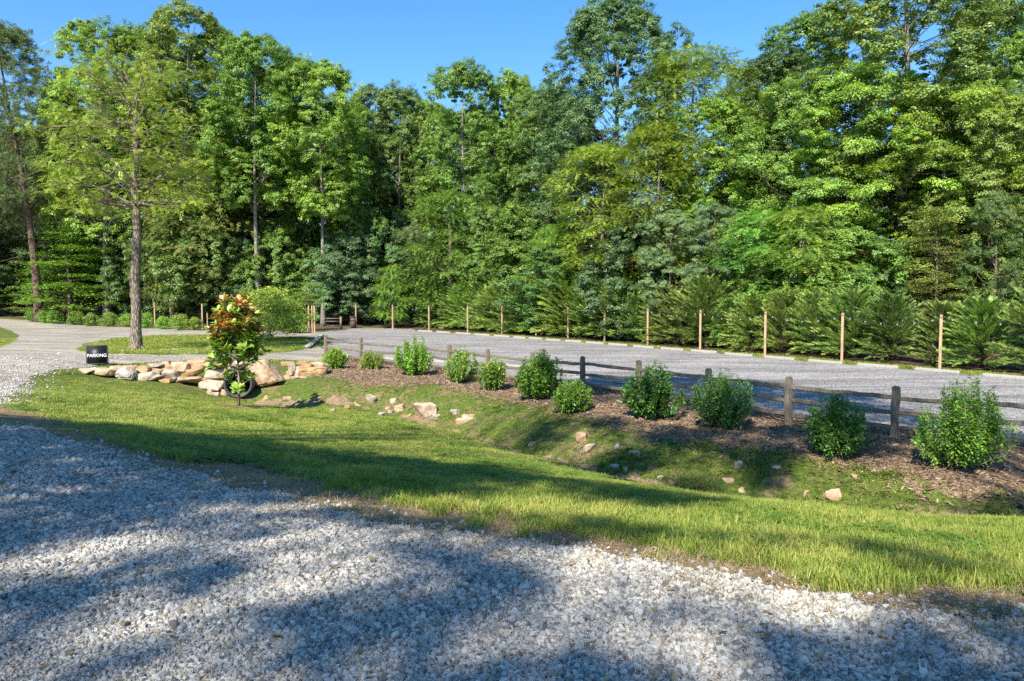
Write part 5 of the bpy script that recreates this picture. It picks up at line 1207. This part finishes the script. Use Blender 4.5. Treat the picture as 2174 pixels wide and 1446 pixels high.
# ------------------------------------------------------------------ fences, posts, wheel stops
def bevel_box(size, b=.01, taper=1.0, seed=0, rough=.0, cuts=6):
    bm = bmesh.new(); bmesh.ops.create_cube(bm, size=1.0)
    for v in bm.verts: v.co = Vector((v.co.x*size[0], v.co.y*size[1], v.co.z*size[2]))
    bmesh.ops.bevel(bm, geom=bm.edges[:], offset=b, segments=2, affect='EDGES')
    L = max(size); ax = size.index(L) if isinstance(size, tuple) else 2
    if cuts:
        es = [e for e in bm.edges if e.calc_length() > L*.7]; bmesh.ops.subdivide_edges(bm, edges=es, cuts=cuts)
    if rough:
        from mathutils import noise as mn_
        for v in bm.verts: v.co += Vector((mn_.noise(v.co*3 + Vector((seed, 0, 0))), mn_.noise(v.co*3 + Vector((0, seed, 9))), 0 if ax == 2 else mn_.noise(v.co*2 + Vector((5, seed, 0)))))*rough
    for f in bm.faces: f.smooth = False
    return bm
def fence():
    x0, y0 = FENCE[0]; pts = FENCE
    root = empty('rail_fence', (pts[1][0], pts[1][1], gz(*pts[1])), 0, 'weathered grey three-rail split fence between parking lot and planted bank', 'fence')
    O = np.array(root.location)
    for k, (x, y) in enumerate(pts):
        z = gz(x, y); ztop = 1.2 if k > 1 else 1.19; h = ztop - z + .0
        bm = bevel_box((.165, .15, h + .3), .028, seed=k, rough=.02)
        for v in bm.verts:
            if v.co.z > h/2 + .1: v.co.x *= .93; v.co.y *= .93
        # post top rounded over
        me = bpy.data.meshes.new('post'); bm.to_mesh(me); bm.free(); me.materials.append(M['rail'])
        o = obj('post', me, root, loc=np.array([x, y, z + (h + .3)/2 - .3]) - O); o.rotation_euler = (random.Random(k).uniform(-.02, .02), random.Random(k+5).uniform(-.02, .02), -.85)
    for k in range(len(pts) - 1):
        a = np.array([*pts[k], 0.0]); b = np.array([*pts[k+1], 0.0])
        for j, hz in enumerate((.93, .60, .25)):
            rs = RS(1000 + k*3 + j); A = a + np.array([0, 0, hz + rs.uniform(-.03, .03)]); B = b + np.array([0, 0, hz + rs.uniform(-.03, .03)]); L = np.linalg.norm(B-A)
            bm = bevel_box((L + .04, .055, .105), .018, seed=k*3+j, rough=.035, cuts=9)
            for v in bm.verts:
                e = abs(v.co.x)/(L/2); f_ = 1 if e < .88 else 1 - (e-.88)*2.2; v.co.z *= f_
            me = bpy.data.meshes.new('rail'); bm.to_mesh(me); bm.free(); me.materials.append(M['rail'])
            o = obj('rail', me, root, loc=(A+B)/2 - O); o.rotation_euler = (0, -math.asin((B-A)[2]/L), math.atan2((B-A)[1], (B-A)[0]))
            o.location.x += .0; o.rotation_euler.y += rs.uniform(-.006, .006)
fence()

ORD = ['first','second','third','fourth','fifth','sixth','seventh','eighth','ninth','tenth','eleventh','twelfth','thirteenth','fourteenth','fifteenth','sixteenth','seventeenth','eighteenth']
POSTS = [(1995,785),(1787,768),(1624,757),(1486.5,743.5),(1375,733),(1283.5,725.5),(1206,719),(1138,714),(1066,709.5),(993,706),(911,703),(834,700.5),(756,698)]
pm_bm = bevel_box((.11, .11, 2.75), .01, cuts=0); pm = bpy.data.meshes.new('light_post'); pm_bm.to_mesh(pm); pm_bm.free(); pm.materials.append(M['cedar'])
post_pos = []
for k, (px, py) in enumerate(POSTS):
    p = at_z(px, py, 0.0); z = gz(p[0], p[1]); post_pos.append(p)
    o = obj('light_post', pm, None, loc=(p[0], p[1], z - .35 + 2.75/2)); o.rotation_euler = (0, 0, math.radians(55)); 
    tag(o, '%s square orange wooden post from the right along the wheel stops' % ORD[k], 'post', 'posts behind the wheel stops')
for k, (px, py, lab) in enumerate([(656,707,'orange wooden post at the lot entrance, left of a close trio'),(663,706,'middle post of a close trio at the lot entrance'),(668,707,'right post of a close trio at the lot entrance'),(430,699,'wooden post left of the magnolia crown behind the far driveway'),(441,698,'shorter wooden post right beside the one left of the magnolia'),(329,692,'thin wooden post right of the walnut trunk')]):
    p = hit(px, py); o = obj('light_post', pm, None, loc=(p[0], p[1], p[2] - .35 + 2.75/2 + (.0 if k != 4 else -.9))); tag(o, lab, 'post')
# string lights between the posts
bm = bmesh.new(); bmesh.ops.create_uvsphere(bm, u_segments=10, v_segments=8, radius=.032)
for v in bm.verts: v.co.z = v.co.z*1.35 - .07
bulb_me = bpy.data.meshes.new('bulb'); bm.to_mesh(bulb_me); bm.free(); bulb_me.materials.append(M['glass'])
sm_ = MB(); sm_.tube([(0, 0, .0), (0, 0, -.045)], [.017, .019], 8); sock_me = sm_.mesh('socket', M['cable'])
ends = [np.array([post_pos[0][0] + 7.2, post_pos[0][1] - 11.2, 0])] + [np.array(p) for p in post_pos]
for k in range(len(ends) - 1):
    a, b = ends[k+1].copy(), ends[k].copy(); a[2] = gz(a[0], a[1]) + 2.3; b[2] = gz(b[0], b[1]) + 2.3
    off = np.array([-.05, -.09, 0]); a += off; b += off; t = np.linspace(0, 1, 25)[:, None]; sag = .32 if k < 4 else .22
    cv = a + (b-a)*t; cv[:, 2] -= sag*4*(t[:, 0]*(1-t[:, 0])) + .012*np.sin(t[:, 0]*23)
    root = empty('string_light', tuple(a), 0, '%s span of bulb string from the right, hung between the wooden posts' % ORD[k], 'string light', 'strings of bulbs between the posts')
    m = MB(); m.tube(cv - a, .011, 5); obj('cable', m.mesh('cable', M['cable']), root)
    nb = max(3, int(np.linalg.norm(b-a)/.75))
    if nb > 14: nb = 14
    for i in range(nb):
        f = (i+.5)/nb*24; j = int(f); q = cv[j] + (cv[min(j+1, 24)]-cv[j])*(f-j) - a
        s_ = obj('socket', sock_me, root, loc=q); obj('bulb', bulb_me, s_)
# wheel stops
def stop_mesh(L=1.83):
    bm = bmesh.new(); prof = [(-.08, 0), (.08, 0), (.075, .06), (.045, .125), (-.045, .125), (-.075, .06)]; vs = []
    for sx, inset in ((-L/2, 0), (-L/2 + .04, 1), (L/2 - .04, 1), (L/2, 0)):
        vs.append([bm.verts.new((sx, y*(1 if inset else .8), z*(1 if inset else .72))) for y, z in prof])
    for a, b in zip(vs, vs[1:]):
        for i in range(6): bm.faces.new((a[i], a[(i+1) % 6], b[(i+1) % 6], b[i]))
    bm.faces.new(vs[0][::-1]); bm.faces.new(vs[-1]); bmesh.ops.recalc_face_normals(bm, faces=bm.faces[:])
    es = [e for e in bm.edges if e.calc_length() > L*.8]; bmesh.ops.subdivide_edges(bm, edges=es, cuts=1)
    me = bpy.data.meshes.new('wheel_stop'); bm.to_mesh(me); bm.free(); me.materials.append(M['concrete']); return me
stm = stop_mesh()
FAR = [(2091,2190),(1946,2042),(1824,1909),(1718,1791),(1624,1688),(1541,1599),(1468,1522),(1404,1451),(1345,1388),(1293,1332),(1245,1281),(1201,1234),(1160,1190),(1123,1151),(1090,1116),(1050,1081),(1008,1039),(968,999),(926,956),(888,917)]
Xs = np.linspace(-16, 30, 4000); Yl = stop_line(Xs); pxl = CX + Xs/Yl*F
FO = ORD + ['nineteenth', 'twentieth']
for k, (a, b) in enumerate(FAR):
    ia, ib = np.argmin(abs(pxl - a)), np.argmin(abs(pxl - min(b, a + (b-a)))); A = np.array([Xs[ia], Yl[ia]]); B = np.array([Xs[ib], Yl[ib]])
    c = (A+B)/2; o = obj('wheel_stop', stm, None, loc=(c[0], c[1], gz(*c) + .018)); o.rotation_euler = (random.Random(k).uniform(-.02, .02), 0, math.atan2(B[1]-A[1], B[0]-A[0]) + random.Random(k).uniform(-.03, .03))
    o.scale = (np.linalg.norm(B-A)/1.83 if np.linalg.norm(B-A) < 2.6 else 1.2, 1, 1)
    tag(o, 'pale concrete wheel stop, %s from the right in the far row' % FO[k], 'wheel stop', 'wheel stops along the far edge of the lot')
NEARS = [((2127,926),(2240,944)),((1812,881),(1893,897)),((1603,850),(1668,859)),((1440,827),(1490,835)),((1259,806),(1322,816)),((1168,790),(1215,797)),((1075,778),(1120,784)),((985,772),(1030,776)),((905,764),(950,769)),((805,759),(852,765))]
for k, (a, b) in enumerate(NEARS):
    A = at_z(*a, 0.04)[:2]; B = at_z(*b, 0.04)[:2]; c = (A+B)/2; fd = unit(np.array(FENCE[max(0, 10-0)-10]) - np.array(FENCE[3])) if False else unit(np.array(FENCE[0]) - np.array(FENCE[11]))
    o = obj('wheel_stop', stm, None, loc=(c[0], c[1], gz(*c) + .018)); o.rotation_euler = (0, 0, math.atan2(fd[1], fd[0]))
    tag(o, 'pale concrete wheel stop, %s from the right in the row just behind the rail fence' % ORD[k], 'wheel stop', 'wheel stops just behind the rail fence')
# white stone edging between island and lot entrance
eA, eB = hit(652, 741)[:2], hit(684, 714)[:2]
for k in range(7):
    c = eA + (eB-eA)*(k+.5)/7; o = obj('edging_stone', rock_mesh(950+k, (np.linalg.norm(eB-eA)/7*1.02, .42, .16), 'rock_grey', 20, 1, .01), None, loc=(c[0], c[1], gz(*c) + .12)); d = eB-eA; o.rotation_euler = (0, 0, math.atan2(d[1], d[0]))
    o.data.materials[0] = M['concrete']; tag(o, '%s white edging stone counted from the near end of the line by the lot entrance' % ORD[k], 'edging stone', 'white edging stones at the lot entrance')
# small fence and gate post at the far end of the lot
p = hit(724, 699); root = empty('rail_fence', tuple(p), 0, 'short low pale rail fence beyond the far left corner of the lot', 'fence')
root.scale = (.85, .85, .8)
m = MB(); m.box((0, 0, .75), (.2, .2, 1.6)); obj('post', m.mesh('post', M['rail']), root)
for z in (.45, .95, 1.3): m = MB(); m.box((-.9, 0.0, z), (1.6, .08, .11)); obj('rail', m.mesh('rail', M['rail']), root)
p = hit(750, 697); m = MB(); m.box((0, 0, .55), (.42, .4, 1.1)); m.box((0, 0, 1.14), (.56, .54, .08)); m.box((0, -.22, .3), (.46, .05, .06)); m.box((0, -.22, .8), (.46, .05, .06))
tag(obj('wooden_box', m.mesh('wooden_box', M['bark_pine']), None, loc=p), 'small brown wooden box left of the last orange post at the back of the lot', 'box')

# ------------------------------------------------------------------ parking sign
def sign():
    p = hit(207, 775); X, Y, z = p; k_ = Y/F; W_ = 39.5*k_; Hh = 38.5*k_
    root = empty('parking_sign', (X, Y, z), math.radians(21), 'black square A-frame sign reading PARKING on the grass by the driveway', 'sign')
    t = math.radians(7); zb = 3*k_
    for nm, sgn in (('front_panel', -1), ('back_panel', 1)):
        m = MB(); m.box((0, 0, Hh/2), (W_*.94, .012, Hh*.94)); o = obj(nm, m.mesh(nm, M['black']), root, loc=(0, sgn*.13, zb)); o.rotation_euler = (sgn*t, 0, 0)
        f = MB(); r = .013
        for x in (-W_/2, W_/2): f.tube([(x, 0, -zb*1.1), (x, 0, Hh)], r, 6)
        f.tube([(-W_/2, 0, Hh), (W_/2, 0, Hh)], r, 6); f.tube([(-W_/2, 0, .02), (W_/2, 0, .02)], r, 6); obj('frame', f.mesh('frame', M['pipe']), o)
        if sgn == -1:
            cu = bpy.data.curves.new('lettering', 'FONT'); cu.body = 'PARKING'; cu.size = 1; cu.align_x = 'CENTER'; cu.align_y = 'CENTER'; cu.extrude = .01; cu.offset = .006
            to = bpy.data.objects.new('tmp', cu); C.objects.link(to); bpy.context.view_layer.update()
            me = bpy.data.meshes.new_from_object(to.evaluated_get(bpy.context.evaluated_depsgraph_get())); bpy.data.objects.remove(to)
            # slab serifs at stroke feet and heads give the lettering its roman look
            v = np.array([q.co[:] for q in me.vertices]); w0 = v[:, 0].max() - v[:, 0].min(); s = W_*.92/w0
            sy = s*1.05; h2 = (v[:, 1].max()-v[:, 1].min())/2; cyv = (v[:, 1].max()+v[:, 1].min())/2
            for q in me.vertices: q.co = (q.co.x*s, (q.co.y-cyv)*sy, q.co.z*s)
            me.materials.clear(); me.materials.append(M['white'])
            lo = obj('lettering', me, o, loc=(0, -.012, Hh*.47)); lo.rotation_euler = (math.pi/2, 0, 0)
            # serifs: short bars at the ends of each main stem
            xs = v[:, 0]*s; hh = h2*sy; stems = []
            low = v[np.abs(v[:, 1]-v[:, 1].min()) < .02][:, 0]*s; hi = v[np.abs(v[:, 1]-v[:, 1].max()) < .02][:, 0]*s
            mser = MB()
            def groups(a):
                a = np.sort(a); g = [[a[0]]]
                for q in a[1:]:
                    if q - g[-1][-1] > W_*.035: g.append([q])
                    else: g[-1].append(q)
                return [(x[0], x[-1]) for x in g]
            for arr, zz in ((low, -hh), (hi, hh)):
                for (a_, b_) in groups(arr):
                    if b_ - a_ < W_*.07: mser.box(((a_+b_)/2, -.013, Hh*.47 + zz*.97), ((b_-a_) + W_*.018, .003, hh*.10))
            obj('serif', mser.mesh('serif', M['white']), o)
sign()
print("objects", len(bpy.data.objects))
